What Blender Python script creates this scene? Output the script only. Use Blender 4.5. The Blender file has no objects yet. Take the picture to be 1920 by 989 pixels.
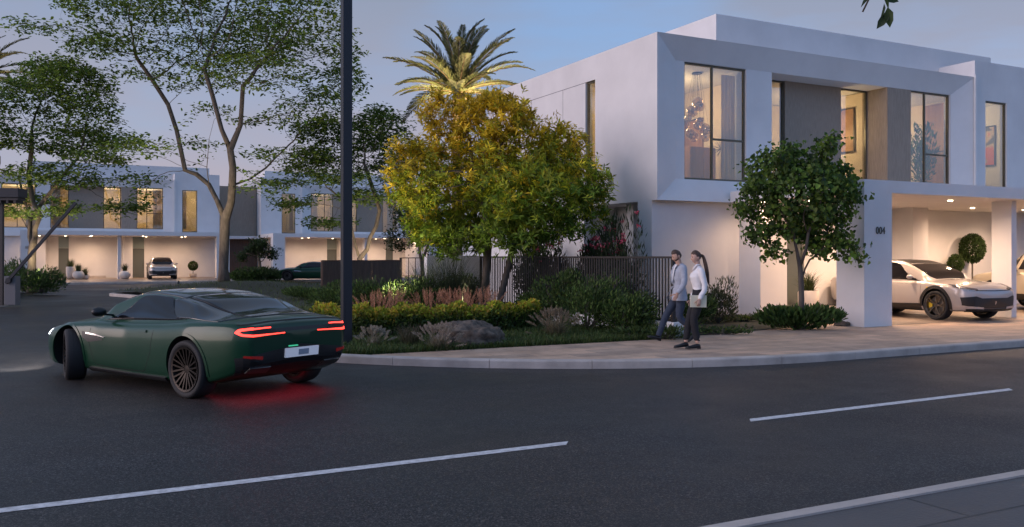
import bpy, bmesh, math, random
import numpy as np
from mathutils import Vector, Matrix
from mathutils.bvhtree import BVHTree
R = math.radians
sc = bpy.context.scene
COL = sc.collection

# ------------------------------------------------------------------ camera
F = 1660.0                        # focal length in photo pixels (1920 wide)
ZC = 1.80
cam_d = bpy.data.cameras.new('camera'); cam = bpy.data.objects.new('camera', cam_d); COL.objects.link(cam)
cam.location = (0, 0, ZC); cam.rotation_euler = (R(90), 0, 0)
cam_d.sensor_width = 36; cam_d.lens = 36 * F / 1920; cam_d.shift_y = -13.5 / 1920
cam_d.clip_start = .1; cam_d.clip_end = 2000
sc.camera = cam

# ------------------------------------------------------------------ sky, sun, exposure
ANG = R(27.3)                     # direction of the house front (u axis) seen from above
SUN_TRAVEL = ANG - R(5); SUN_EL = R(11)
w = bpy.data.worlds.new('World'); sc.world = w; w.use_nodes = True
nt = w.node_tree; nt.nodes.clear()
def N(t, **k):
    n = nt.nodes.new(t)
    for a, b in k.items(): setattr(n, a, b)
    return n
L_ = lambda a, b: nt.links.new(a, b)
sky = N('ShaderNodeTexSky', sky_type='NISHITA', sun_disc=False, sun_elevation=SUN_EL,
        sun_rotation=R(90) - (SUN_TRAVEL + math.pi), altitude=0, air_density=1.0, dust_density=.6, ozone_density=2.2)
tc = N('ShaderNodeTexCoord')
tint = N('ShaderNodeMixRGB', blend_type='MULTIPLY'); tint.inputs[0].default_value = 1; tint.inputs[2].default_value = (.80, .93, 1.28, 1)
L_(sky.outputs[0], tint.inputs[1])
veil = N('ShaderNodeMixRGB'); veil.inputs[0].default_value = .65; veil.inputs[2].default_value = (1.8, 2.45, 3.5, 1); L_(tint.outputs[0], veil.inputs[1])
sp0 = N('ShaderNodeSeparateXYZ'); L_(tc.outputs['Generated'], sp0.inputs[0]); bk = N('ShaderNodeMapRange'); bk.inputs[1].default_value = -.25; bk.inputs[2].default_value = .35; L_(sp0.outputs[1], bk.inputs[0])
zt = N('ShaderNodeMapRange'); zt.inputs[1].default_value = .35; zt.inputs[2].default_value = .8; L_(sp0.outputs[2], zt.inputs[0]); mxz = N('ShaderNodeMath', operation='MAXIMUM'); L_(zt.outputs[0], mxz.inputs[1])
vc = N('ShaderNodeMixRGB'); vc.inputs[1].default_value = (1.15, 2.15, 4.5, 1); vc.inputs[2].default_value = (1.5, 2.05, 2.95, 1); L_(bk.outputs[0], mxz.inputs[0]); L_(mxz.outputs[0], vc.inputs[0]); L_(vc.outputs[0], veil.inputs[2])
mp = N('ShaderNodeMapping'); mp.inputs['Scale'].default_value = (1.1, 1.1, 4.2)
nz = N('ShaderNodeTexNoise'); nz.inputs['Scale'].default_value = 2.6; nz.inputs['Detail'].default_value = 6; nz.inputs['Roughness'].default_value = .5
rp = N('ShaderNodeValToRGB'); rp.color_ramp.elements[0].position = .32; rp.color_ramp.elements[1].position = .58
L_(tc.outputs['Generated'], mp.inputs[0]); L_(mp.outputs[0], nz.inputs[0]); L_(nz.outputs[0], rp.inputs[0])
sep = N('ShaderNodeSeparateXYZ'); L_(tc.outputs['Generated'], sep.inputs[0])
bkc = N('ShaderNodeMath', operation='MULTIPLY')
cr2 = N('ShaderNodeValToRGB')     # cloud colour by height: rosy low, mauve grey high
cr2.color_ramp.elements[0].position = .05; cr2.color_ramp.elements[0].color = (2.45, 2.15, 2.5, 1)
cr2.color_ramp.elements[1].position = .33; cr2.color_ramp.elements[1].color = (1.28, 1.56, 2.1, 1)
L_(sep.outputs[2], cr2.inputs[0])
hz = N('ShaderNodeMapRange'); hz.inputs[1].default_value = .03; hz.inputs[2].default_value = .23; hz.inputs[3].default_value = .85; hz.inputs[4].default_value = 0; hz.clamp = True; L_(sep.outputs[2], hz.inputs[0])
hm_ = N('ShaderNodeMixRGB'); hm_.inputs[2].default_value = (2.1, 2.05, 2.5, 1); L_(hz.outputs[0], hm_.inputs[0])
mf = N('ShaderNodeMath', operation='MULTIPLY'); mf.inputs[1].default_value = .85; L_(rp.outputs[0], mf.inputs[0])
mix = N('ShaderNodeMixRGB'); L_(mf.outputs[0], bkc.inputs[0]); L_(bk.outputs[0], bkc.inputs[1]); L_(bkc.outputs[0], mix.inputs[0]); L_(veil.outputs[0], hm_.inputs[1]); L_(hm_.outputs[0], mix.inputs[1]); L_(cr2.outputs[0], mix.inputs[2])
bg = N('ShaderNodeBackground'); bg.inputs[1].default_value = .14
out = N('ShaderNodeOutputWorld'); L_(mix.outputs[0], bg.inputs[0]); L_(bg.outputs[0], out.inputs[0])

sd = bpy.data.lights.new('sun', 'SUN'); sd.energy = 1.75; sd.angle = R(58); sd.color = (1, .76, .72)
sun = bpy.data.objects.new('sun', sd); COL.objects.link(sun)
trav = Vector((math.cos(SUN_TRAVEL) * math.cos(SUN_EL), math.sin(SUN_TRAVEL) * math.cos(SUN_EL), -math.sin(SUN_EL)))
sun.rotation_euler = trav.to_track_quat('-Z', 'Y').to_euler()
sun.location = (-20, -10, 30)
vs = sc.view_settings; vs.view_transform = 'Standard'; vs.look = 'None'; vs.exposure = .55; vs.gamma = 1; vs.use_curve_mapping = False
sc.cycles.max_bounces = 7; sc.cycles.transparent_max_bounces = 14; sc.cycles.use_denoising = True
sc.cycles.caustics_reflective = False; sc.cycles.caustics_refractive = False
sc.cycles.sample_clamp_indirect = 4.0

# ------------------------------------------------------------------ frames
UX, UY = math.cos(ANG), math.sin(ANG)
C0 = (3.93, 23.96)                # near house corner on the ground
def W(u, v, z=0.0): return Vector((C0[0] + u * UX - v * UY, C0[1] + u * UY + v * UX, z))
def UV(p): dx, dy = p[0] - C0[0], p[1] - C0[1]; return dx * UX + dy * UY, -dx * UY + dy * UX
def at(px, py, z=.12):            # photo pixel on a horizontal plane -> world
    D = F * (ZC - z) / (py - 481.0); return Vector(((px - 960) / F * D, D, z))
def atd(px, D, z=0.0): return Vector(((px - 960) / F * D, D, z))

# ------------------------------------------------------------------ bookkeeping helpers
def tag(o, label=None, cat=None, group=None, kind=None):
    if label: o['label'] = label
    if cat: o['category'] = cat
    if group: o['group'] = group
    if kind: o['kind'] = kind
    return o
def thing(name, label, cat, loc=(0, 0, 0), rz=0.0, group=None):
    o = bpy.data.objects.new(name, None); COL.objects.link(o); o.empty_display_size = .3
    o.location = loc; o.rotation_euler = (0, 0, rz)
    return tag(o, label, cat, group)
def link(name, me, m=None, parent=None, loc=None, rz=0.0):
    o = bpy.data.objects.new(name, me); COL.objects.link(o)
    if m is not None:
        for mm in (m if isinstance(m, (list, tuple)) else [m]): me.materials.append(mm)
    if parent: o.parent = parent
    if loc is not None: o.location = loc
    if rz: o.rotation_euler = (0, 0, rz)
    return o
def copy_tree(o, parent=None):
    c = o.copy(); COL.objects.link(c)
    if parent: c.parent = parent
    for ch in list(o.children): copy_tree(ch, c)
    return c

class MB:
    def __init__(s): s.v = []; s.f = []; s.m = []
    def add(s, vs, fs, mi=0):
        b = len(s.v); s.v += [tuple(p) for p in vs]; s.f += [tuple(i + b for i in f) for f in fs]; s.m += [mi] * len(fs); return s
    def box(s, x0, x1, y0, y1, z0, z1, mi=0):
        return s.add([(x0, y0, z0), (x1, y0, z0), (x1, y1, z0), (x0, y1, z0), (x0, y0, z1), (x1, y0, z1), (x1, y1, z1), (x0, y1, z1)],
                     [(0, 3, 2, 1), (4, 5, 6, 7), (0, 1, 5, 4), (1, 2, 6, 5), (2, 3, 7, 6), (3, 0, 4, 7)], mi)
    def bar(s, a, b, w, h, mi=0, up=(0, 0, 1)):
        a, b = Vector(a), Vector(b); t = (b - a).normalized(); up = Vector(up)
        sx = t.cross(up)
        if sx.length < 1e-4: sx = t.cross(Vector((1, 0, 0)))
        sx.normalize(); sy = sx.cross(t)
        vs = [p + sx * (i * w / 2) + sy * (j * h / 2) for p in (a, b) for i, j in ((-1, -1), (1, -1), (1, 1), (-1, 1))]
        return s.add(vs, [(3, 2, 1, 0), (4, 5, 6, 7), (0, 1, 5, 4), (1, 2, 6, 5), (2, 3, 7, 6), (3, 0, 4, 7)], mi)
    def tube(s, pts, rad, n=8, mi=0, cap=True, flat=1.0):
        pts = [Vector(p) for p in pts]; k = len(pts)
        if not hasattr(rad, '__len__'): rad = [rad] * k
        t0 = (pts[1] - pts[0]).normalized(); ref = Vector((0, 0, 1)) if abs(t0.z) < .9 else Vector((1, 0, 0))
        nx = t0.cross(ref).normalized(); vs = []
        for i in range(k):
            t = (pts[min(i + 1, k - 1)] - pts[max(i - 1, 0)])
            t = t.normalized() if t.length > 1e-9 else t0
            nx = (nx - t * nx.dot(t)).normalized(); ny = t.cross(nx)
            for j in range(n):
                a = 2 * math.pi * j / n; vs.append(pts[i] + (nx * math.cos(a) + ny * math.sin(a) * flat) * rad[i])
        fs = [(i * n + j, i * n + (j + 1) % n, (i + 1) * n + (j + 1) % n, (i + 1) * n + j) for i in range(k - 1) for j in range(n)]
        if cap: fs += [tuple(range(n - 1, -1, -1)), tuple((k - 1) * n + j for j in range(n))]
        return s.add(vs, fs, mi)
    def lathe(s, prof, n=24, o=(0, 0, 0), axis='z', mi=0, closed=False):
        vs = []
        for r, h in prof:
            for j in range(n):
                a = 2 * math.pi * j / n; c, d = r * math.cos(a), r * math.sin(a)
                p = (c, d, h) if axis == 'z' else ((c, h, d) if axis == 'y' else (h, c, d))
                vs.append((p[0] + o[0], p[1] + o[1], p[2] + o[2]))
        k = len(prof); fs = []
        for i in range(k if closed else k - 1):
            i2 = (i + 1) % k
            fs += [(i * n + j, i * n + (j + 1) % n, i2 * n + (j + 1) % n, i2 * n + j) for j in range(n)]
        return s.add(vs, fs, mi)
    def rings(s, rings, mi=0, cap=True):
        n = len(rings[0]); k = len(rings); vs = [p for r in rings for p in r]
        fs = [(i * n + j, i * n + (j + 1) % n, (i + 1) * n + (j + 1) % n, (i + 1) * n + j) for i in range(k - 1) for j in range(n)]
        if cap: fs += [tuple(range(n - 1, -1, -1)), tuple((k - 1) * n + j for j in range(n))]
        return s.add(vs, fs, mi)
    def prism(s, poly, z0, z1, mi=0):
        n = len(poly); vs = [(p[0], p[1], z0) for p in poly] + [(p[0], p[1], z1) for p in poly]
        return s.add(vs, [tuple(range(n - 1, -1, -1)), tuple(range(n, 2 * n))] + [(i, (i + 1) % n, n + (i + 1) % n, n + i) for i in range(n)], mi)
    def mesh(s, name, smooth=False, fix=False):
        me = bpy.data.meshes.new(name); me.from_pydata(s.v, [], s.f)
        if any(s.m): me.polygons.foreach_set('material_index', s.m)
        if fix:
            bm = bmesh.new(); bm.from_mesh(me); bmesh.ops.recalc_face_normals(bm, faces=bm.faces); bm.to_mesh(me); bm.free()
        if smooth: me.polygons.foreach_set('use_smooth', [True] * len(s.f))
        me.update(); return me
    def build(s, name, m, parent=None, smooth=False, loc=None, rz=0.0, fix=False, bevel=0):
        o = link(name, s.mesh(name, smooth, fix), m, parent, loc, rz)
        if bevel:
            b = o.modifiers.new('bevel', 'BEVEL'); b.width = bevel; b.segments = 2; b.limit_method = 'ANGLE'
        return o

def np_mesh(name, V, Fc, col=None, smooth=False):
    V = np.asarray(V, np.float32); Fc = np.asarray(Fc, np.int32); k = Fc.shape[1]
    me = bpy.data.meshes.new(name); me.vertices.add(len(V)); me.vertices.foreach_set('co', V.ravel())
    me.loops.add(Fc.size); me.loops.foreach_set('vertex_index', Fc.ravel())
    me.polygons.add(len(Fc)); me.polygons.foreach_set('loop_start', np.arange(0, Fc.size, k, dtype=np.int32))
    if smooth: me.polygons.foreach_set('use_smooth', np.ones(len(Fc), bool))
    if col is not None:
        a = me.attributes.new('col', 'FLOAT_COLOR', 'POINT')
        c = np.ones((len(V), 4), np.float32); c[:, :3] = col; a.data.foreach_set('color', c.ravel())
    me.update(calc_edges=True); me.validate(); return me

# ------------------------------------------------------------------ materials
def newmat(name):
    m = bpy.data.materials.new(name); m.use_nodes = True; t = m.node_tree
    b = t.nodes['Principled BSDF']; return m, t, b
def mat(name, col, rough=.6, metal=0.0, var=.0, vscale=3.0, bump=0.0, bscale=60.0, coat=0.0, emit=None, estr=0.0, spec=.5, sheen=0.0, rvar=0.0, stretch=None):
    m, t, b = newmat(name); c = (*col, 1)
    b.inputs['Base Color'].default_value = c; b.inputs['Roughness'].default_value = rough; b.inputs['Metallic'].default_value = metal
    b.inputs['Coat Weight'].default_value = coat; b.inputs['Coat Roughness'].default_value = .04; b.inputs['Specular IOR Level'].default_value = spec
    b.inputs['Sheen Weight'].default_value = sheen
    if emit: b.inputs['Emission Color'].default_value = (*emit, 1); b.inputs['Emission Strength'].default_value = estr
    lk = t.links.new
    if var or bump or rvar:
        g = t.nodes.new('ShaderNodeTexCoord'); vec = g.outputs['Object']
        if stretch:
            mp = t.nodes.new('ShaderNodeMapping'); mp.inputs['Scale'].default_value = stretch; lk(vec, mp.inputs[0]); vec = mp.outputs[0]
    if var or rvar:
        n = t.nodes.new('ShaderNodeTexNoise'); n.inputs['Scale'].default_value = vscale; n.inputs['Detail'].default_value = 7; n.inputs['Roughness'].default_value = .6
        lk(vec, n.inputs[0])
    if var:
        r = t.nodes.new('ShaderNodeValToRGB'); r.color_ramp.elements[0].position = .3; r.color_ramp.elements[1].position = .7
        r.color_ramp.elements[0].color = (*[max(0, x * (1 - var)) for x in col], 1); r.color_ramp.elements[1].color = (*[min(1, x * (1 + var)) for x in col], 1)
        lk(n.outputs[0], r.inputs[0]); lk(r.outputs[0], b.inputs['Base Color'])
    if rvar:
        mr = t.nodes.new('ShaderNodeMapRange'); mr.inputs[1].default_value = .3; mr.inputs[2].default_value = .7
        mr.inputs[3].default_value = rough - rvar; mr.inputs[4].default_value = rough + rvar; lk(n.outputs[0], mr.inputs[0]); lk(mr.outputs[0], b.inputs['Roughness'])
    if bump:
        n2 = t.nodes.new('ShaderNodeTexNoise'); n2.inputs['Scale'].default_value = bscale; n2.inputs['Detail'].default_value = 4
        bp = t.nodes.new('ShaderNodeBump'); bp.inputs['Strength'].default_value = bump; bp.inputs['Distance'].default_value = .02
        lk(vec, n2.inputs[0]); lk(n2.outputs[0], bp.inputs['Height']); lk(bp.outputs[0], b.inputs['Normal'])
    return m
def leafmat(name, trans=.35, rough=.55, gain=1.0):
    m, t, b = newmat(name); lk = t.links.new
    a = t.nodes.new('ShaderNodeAttribute'); a.attribute_name = 'col'
    g = t.nodes.new('ShaderNodeNewGeometry')
    h = t.nodes.new('ShaderNodeHueSaturation'); mr = t.nodes.new('ShaderNodeMapRange')
    mr.inputs[3].default_value = .6 * gain; mr.inputs[4].default_value = 1.45 * gain
    lk(g.outputs['Random Per Island'], mr.inputs[0]); lk(mr.outputs[0], h.inputs['Value']); lk(a.outputs['Color'], h.inputs['Color'])
    lk(h.outputs[0], b.inputs['Base Color']); b.inputs['Roughness'].default_value = rough; b.inputs['Specular IOR Level'].default_value = .35
    tr = t.nodes.new('ShaderNodeBsdfTranslucent'); lk(h.outputs[0], tr.inputs[0])
    mx = t.nodes.new('ShaderNodeMixShader'); mx.inputs[0].default_value = trans
    lk(b.outputs[0], mx.inputs[1]); lk(tr.outputs[0], mx.inputs[2]); lk(mx.outputs[0], t.nodes['Material Output'].inputs[0])
    return m
def glassmat(name, tintc=(.93, .95, .92), refl=1.3, base=.09):
    m, t, b = newmat(name); lk = t.links.new; t.nodes.remove(b)
    tr = t.nodes.new('ShaderNodeBsdfTransparent'); tr.inputs[0].default_value = (*tintc, 1)
    gl = t.nodes.new('ShaderNodeBsdfGlossy'); gl.inputs['Roughness'].default_value = .015
    fr = t.nodes.new('ShaderNodeFresnel'); gb = t.nodes.new('ShaderNodeNewGeometry'); io = t.nodes.new('ShaderNodeMapRange'); io.inputs[3].default_value = 1.5; io.inputs[4].default_value = 1 / 1.5
    lk(gb.outputs['Backfacing'], io.inputs[0]); lk(io.outputs[0], fr.inputs[0])
    ma = t.nodes.new('ShaderNodeMath'); ma.operation = 'MULTIPLY_ADD'; ma.inputs[1].default_value = refl; ma.inputs[2].default_value = base; ma.use_clamp = True
    mx = t.nodes.new('ShaderNodeMixShader'); lk(fr.outputs[0], ma.inputs[0]); lk(ma.outputs[0], mx.inputs[0])
    lk(tr.outputs[0], mx.inputs[1]); lk(gl.outputs[0], mx.inputs[2]); lk(mx.outputs[0], t.nodes['Material Output'].inputs[0]); return m
def paving(name, c1, c2, mort, bw, bh, rot=ANG, rough=.7, msize=.006, rv=.12):
    m, t, b = newmat(name); lk = t.links.new
    g = t.nodes.new('ShaderNodeNewGeometry'); mp = t.nodes.new('ShaderNodeMapping'); mp.inputs['Rotation'].default_value = (0, 0, -rot)
    lk(g.outputs['Position'], mp.inputs[0])
    br = t.nodes.new('ShaderNodeTexBrick'); lk(mp.outputs[0], br.inputs[0])
    br.inputs['Color1'].default_value = (*c1, 1); br.inputs['Color2'].default_value = (*c2, 1); br.inputs['Mortar'].default_value = (*mort, 1)
    br.inputs['Scale'].default_value = 1; br.inputs['Mortar Size'].default_value = msize; br.inputs['Brick Width'].default_value = bw; br.inputs['Row Height'].default_value = bh
    br.inputs['Bias'].default_value = 0; br.inputs['Mortar Smooth'].default_value = .2
    n = t.nodes.new('ShaderNodeTexNoise'); n.inputs['Scale'].default_value = 1.7; n.inputs['Detail'].default_value = 9; n.inputs['Roughness'].default_value = .68; lk(mp.outputs[0], n.inputs[0])
    n2 = t.nodes.new('ShaderNodeTexNoise'); n2.inputs['Scale'].default_value = 45; n2.inputs['Detail'].default_value = 3; lk(mp.outputs[0], n2.inputs[0])
    mr = t.nodes.new('ShaderNodeMapRange'); mr.inputs[1].default_value = .3; mr.inputs[2].default_value = .7; mr.inputs[3].default_value = .62; mr.inputs[4].default_value = 1.25; lk(n.outputs[0], mr.inputs[0])
    h = t.nodes.new('ShaderNodeHueSaturation'); lk(mr.outputs[0], h.inputs['Value']); lk(br.outputs[0], h.inputs['Color']); lk(h.outputs[0], b.inputs['Base Color'])
    mr2 = t.nodes.new('ShaderNodeMapRange'); mr2.inputs[1].default_value = .3; mr2.inputs[2].default_value = .7; mr2.inputs[3].default_value = rough - rv; mr2.inputs[4].default_value = rough + rv
    lk(n.outputs[0], mr2.inputs[0]); lk(mr2.outputs[0], b.inputs['Roughness'])
    ad = t.nodes.new('ShaderNodeMath'); ad.operation = 'MULTIPLY_ADD'; ad.inputs[1].default_value = -.6; lk(br.outputs['Fac'], ad.inputs[0]); lk(n2.outputs[0], ad.inputs[2])
    bp = t.nodes.new('ShaderNodeBump'); bp.inputs['Strength'].default_value = .35; bp.inputs['Distance'].default_value = .01; lk(ad.outputs[0], bp.inputs['Height']); lk(bp.outputs[0], b.inputs['Normal'])
    return m
def asphalt():
    m, t, b = newmat('asphalt'); lk = t.links.new; b.inputs['Specular IOR Level'].default_value = .42
    g = t.nodes.new('ShaderNodeNewGeometry'); P = g.outputs['Position']
    n1 = t.nodes.new('ShaderNodeTexNoise'); n1.inputs['Scale'].default_value = 34; n1.inputs['Detail'].default_value = 5; n1.inputs['Roughness'].default_value = .75; lk(P, n1.inputs[0])
    vo = t.nodes.new('ShaderNodeTexVoronoi'); vo.inputs['Scale'].default_value = 95; lk(P, vo.inputs[0])
    n2 = t.nodes.new('ShaderNodeTexNoise'); n2.inputs['Scale'].default_value = .32; n2.inputs['Detail'].default_value = 6; n2.inputs['Roughness'].default_value = .62; lk(P, n2.inputs[0])
    r = t.nodes.new('ShaderNodeValToRGB'); e = r.color_ramp.elements; e[0].position = .38; e[0].color = (.004, .004, .0045, 1); e[1].position = .66; e[1].color = (.085, .082, .08, 1)
    e2 = e.new(.55); e2.color = (.020, .0195, .020, 1)
    mxn = t.nodes.new('ShaderNodeMixRGB'); mxn.inputs[0].default_value = .45; lk(n1.outputs[0], mxn.inputs[1]); lk(vo.outputs['Color'], mxn.inputs[2]); lk(mxn.outputs[0], r.inputs[0])
    mr = t.nodes.new('ShaderNodeMapRange'); mr.inputs[1].default_value = .3; mr.inputs[2].default_value = .7; mr.inputs[3].default_value = .72; mr.inputs[4].default_value = 1.22; lk(n2.outputs[0], mr.inputs[0])
    mp = t.nodes.new('ShaderNodeMapping'); mp.vector_type = 'TEXTURE'; mp.inputs['Rotation'].default_value = (0, 0, ANG); mp.inputs['Scale'].default_value = (9, 1, 1); lk(P, mp.inputs[0]); n3 = t.nodes.new('ShaderNodeTexNoise'); n3.inputs['Scale'].default_value = 1.1; n3.inputs['Detail'].default_value = 5; lk(mp.outputs[0], n3.inputs[0]); m3 = t.nodes.new('ShaderNodeMapRange'); m3.inputs[1].default_value = .3; m3.inputs[2].default_value = .7; m3.inputs[3].default_value = .78; m3.inputs[4].default_value = 1.2; lk(n3.outputs[0], m3.inputs[0]); mm = t.nodes.new('ShaderNodeMath'); mm.operation = 'MULTIPLY'; lk(mr.outputs[0], mm.inputs[0]); lk(m3.outputs[0], mm.inputs[1])
    h = t.nodes.new('ShaderNodeHueSaturation'); lk(r.outputs[0], h.inputs['Color']); lk(mm.outputs[0], h.inputs['Value']); wm = t.nodes.new('ShaderNodeMixRGB'); wm.blend_type = 'MULTIPLY'; wm.inputs[2].default_value = (1.25, .98, .80, 1); wr = t.nodes.new('ShaderNodeMapRange'); wr.inputs[1].default_value = .42; wr.inputs[2].default_value = .62; n4 = t.nodes.new('ShaderNodeTexNoise'); n4.inputs['Scale'].default_value = .22; n4.inputs['Detail'].default_value = 4; lk(P, n4.inputs[0]); lk(n4.outputs[0], wr.inputs[0]); lk(wr.outputs[0], wm.inputs[0]); lk(h.outputs[0], wm.inputs[1]); lk(wm.outputs[0], b.inputs['Base Color'])
    mr2 = t.nodes.new('ShaderNodeMapRange'); mr2.inputs[1].default_value = .3; mr2.inputs[2].default_value = .7; mr2.inputs[3].default_value = .40; mr2.inputs[4].default_value = .68; lk(n2.outputs[0], mr2.inputs[0]); lk(mr2.outputs[0], b.inputs['Roughness'])
    bp = t.nodes.new('ShaderNodeBump'); bp.inputs['Strength'].default_value = .55; bp.inputs['Distance'].default_value = .012; lk(mxn.outputs[0], bp.inputs['Height']); lk(bp.outputs[0], b.inputs['Normal'])
    return m

M = {}
M['plaster'] = mat('white_plaster', (.72, .71, .70), .85, var=.075, vscale=.55, bump=.4, bscale=110)
M['clad'] = mat('ribbed_grey_cladding', (.33, .265, .205), .8, var=.25, vscale=6, bump=.6, bscale=9, stretch=(14, 14, .6))
M['int'] = mat('interior_paint', (.72, .62, .48), .85, var=.04)
M['intwood'] = mat('interior_wood_panel', (.33, .17, .07), .5, var=.3, vscale=3, stretch=(1, 1, .12))
M['floorw'] = mat('interior_floor', (.32, .24, .16), .4)
M['frame'] = mat('olive_bronze_frame', (.12, .108, .075), .4, metal=.3)
M['door'] = mat('sage_grey_door', (.115, .13, .12), .45)
M['doorglass'] = mat('frosted_door_glass', (.30, .36, .33), .25)
M['glass'] = glassmat('window_glass')
M['lamp'] = mat('lamp_lens', (1, .9, .75), .4, emit=(1, .78, .5), estr=9)
M['dark'] = mat('dark_bronze_metal', (.03, .03, .034), .45, metal=.4)
M['num'] = mat('number_metal', (.11, .105, .085), .35, metal=.6)
M['groove'] = mat('shadow_joint', (.10, .10, .12), .9)
M['fence'] = mat('dark_brown_slats', (.020, .016, .014), .5, var=.2, vscale=4)
M['bfence'] = mat('brown_timber_boards', (.10, .062, .045), .65, var=.3, vscale=4, stretch=(6, 6, .5))
M['rock'] = mat('basalt_boulder', (.10, .078, .06), .9, var=.8, vscale=7, bump=1.0, bscale=22)
M['bark'] = mat('brown_bark', (.13, .10, .075), .9, var=.45, vscale=7, bump=1.0, bscale=20, stretch=(1, 1, .3))
M['barkd'] = mat('grey_bark', (.10, .083, .07), .9, var=.45, vscale=9, bump=1.0, bscale=26, stretch=(1, 1, .3))
M['palmbark'] = mat('palm_bark', (.16, .11, .07), .9, var=.5, vscale=9, bump=1, bscale=15)
M['leaf'] = leafmat('leaves', .45, gain=1.25)
M['frond'] = leafmat('palm_fronds', .25)
M['grass'] = leafmat('grass_blades', .3, .6)
M['kerb'] = mat('concrete_kerb', (.46, .41, .365), .85, var=.22, vscale=2.2, bump=.5, bscale=70)
M['soil'] = mat('planting_soil', (.022, .028, .014), .95, var=.5, vscale=3, bump=.8, bscale=20)
M['sand'] = mat('sandy_ground', (.14, .12, .09), .95, var=.3, vscale=.2)
M['asphalt'] = asphalt()
M['pave'] = paving('sandstone_paving', (.60, .41, .28), (.41, .30, .22), (.18, .135, .105), 1.2, .42)
M['pave2'] = paving('dark_paving', (.105, .095, .09), (.06, .056, .056), (.012, .012, .012), 1.5, .62, rough=.5, msize=.014)
M['drive'] = paving('driveway_tiles', (.26, .20, .155), (.22, .17, .135), (.08, .07, .06), 1.2, 1.2, rough=.38)
M['paint'] = mat('road_paint', (.60, .60, .60), .7, var=.30, vscale=14, bump=.4, bscale=80)
M['pot'] = mat('white_clay_pot', (.66, .60, .53), .7, var=.06)

# ================================================================== SETTING
def arc(cu, cv, r, a0, a1, n): return [(cu + r * math.cos(R(a0 + (a1 - a0) * i / n)), cv + r * math.sin(R(a0 + (a1 - a0) * i / n))) for i in range(n + 1)]
def sheet(name, poly_uv, z, m):
    me = bpy.data.meshes.new(name); me.from_pydata([W(u, v, z) for u, v in poly_uv], [], [tuple(range(len(poly_uv)))])
    bm = bmesh.new(); bm.from_mesh(me); bmesh.ops.triangulate(bm, faces=bm.faces)
    for f in bm.faces:
        if f.normal.z < 0: f.normal_flip()
    bm.to_mesh(me); bm.free(); me.update(); return tag(link(name, me, m), kind='structure')
sheet('ground', [(-400, -300), (400, -300), (400, 500), (-400, 500)], -.03, M['sand'])
sheet('road', [(-70, -15.3), (60, -15.3), (60, 43.2), (-70, 43.2)], 0, M['asphalt'])

def offset_path(p, d):
    o = []
    for i in range(len(p)):
        a, b = p[max(i - 1, 0)], p[min(i + 1, len(p) - 1)]; tx, ty = b[0] - a[0], b[1] - a[1]; l = math.hypot(tx, ty)
        o.append((p[i][0] - ty / l * d, p[i][1] + tx / l * d))
    return o
def resample(p, step):
    out_, acc = [p[0]], 0.0
    for a, b in zip(p, p[1:]):
        l = math.hypot(b[0] - a[0], b[1] - a[1]); d = step - acc
        while d <= l: out_.append((a[0] + (b[0] - a[0]) * d / l, a[1] + (b[1] - a[1]) * d / l)); d += step
        acc = (l - (d - step))
    return out_
def kerb(path, name='kerb', width=.20, top=.135, stone=1.65):
    q = resample(path, stone / 6); inn = offset_path(q, width); mb = MB()
    prof = [(0, -.02), (0, top - .025), (.008, top - .008), (.025, top), (1, top), (1, -.02)]
    for s in range(0, len(q) - 6, 6):
        rs = []
        for i in range(s, s + 7):
            k = .004 if i == s else (-.004 if i == s + 6 else 0)
            j = min(i + 1, len(q) - 1); tx, ty = q[j][0] - q[j - 1][0], q[j][1] - q[j - 1][1]; l = math.hypot(tx, ty)
            o = (q[i][0] + tx / l * k, q[i][1] + ty / l * k); n_ = (inn[i][0] + tx / l * k, inn[i][1] + ty / l * k)
            ring = []
            for a, z in prof:
                a = a / width if a < 1 and a > 0 else a
                ring.append(W(o[0] + (n_[0] - o[0]) * a, o[1] + (n_[1] - o[1]) * a, z))
            rs.append(ring)
        mb.rings(rs)
    return tag(mb.build(name, M['kerb'], fix=True), kind='structure')
KR = 10.0
k_main = [(40, -8.5), (-2.5, -8.5)] + arc(-2.5, 1.5, KR, 270, 180, 30)[1:] + [(-12.3, 6), (-11.7, 11), (-11.2, 15), (-11.05, 18), (-11.2, 20.4), (-11.7, 22.5)] + arc(-10.7, 24.4, 1.6, 190, 90, 9) + [(30, 26)]
kerb(k_main[::-1])            # travel so that the inside lies to the left
kerb([(60, -15.15), (-60, -15.15)], width=.13)
k_verge = [(-60, 16.5), (-16.8, 16.5)] + arc(-16.8, 17.3, .8, 270, 360, 5)[1:] + [(-16.0, 30)] + arc(-16.8, 30, .8, 0, 90, 5)[1:] + [(-60, 30.8)]
kerb(k_verge)
kerb([(-70, 43), (60, 43)])

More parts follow.
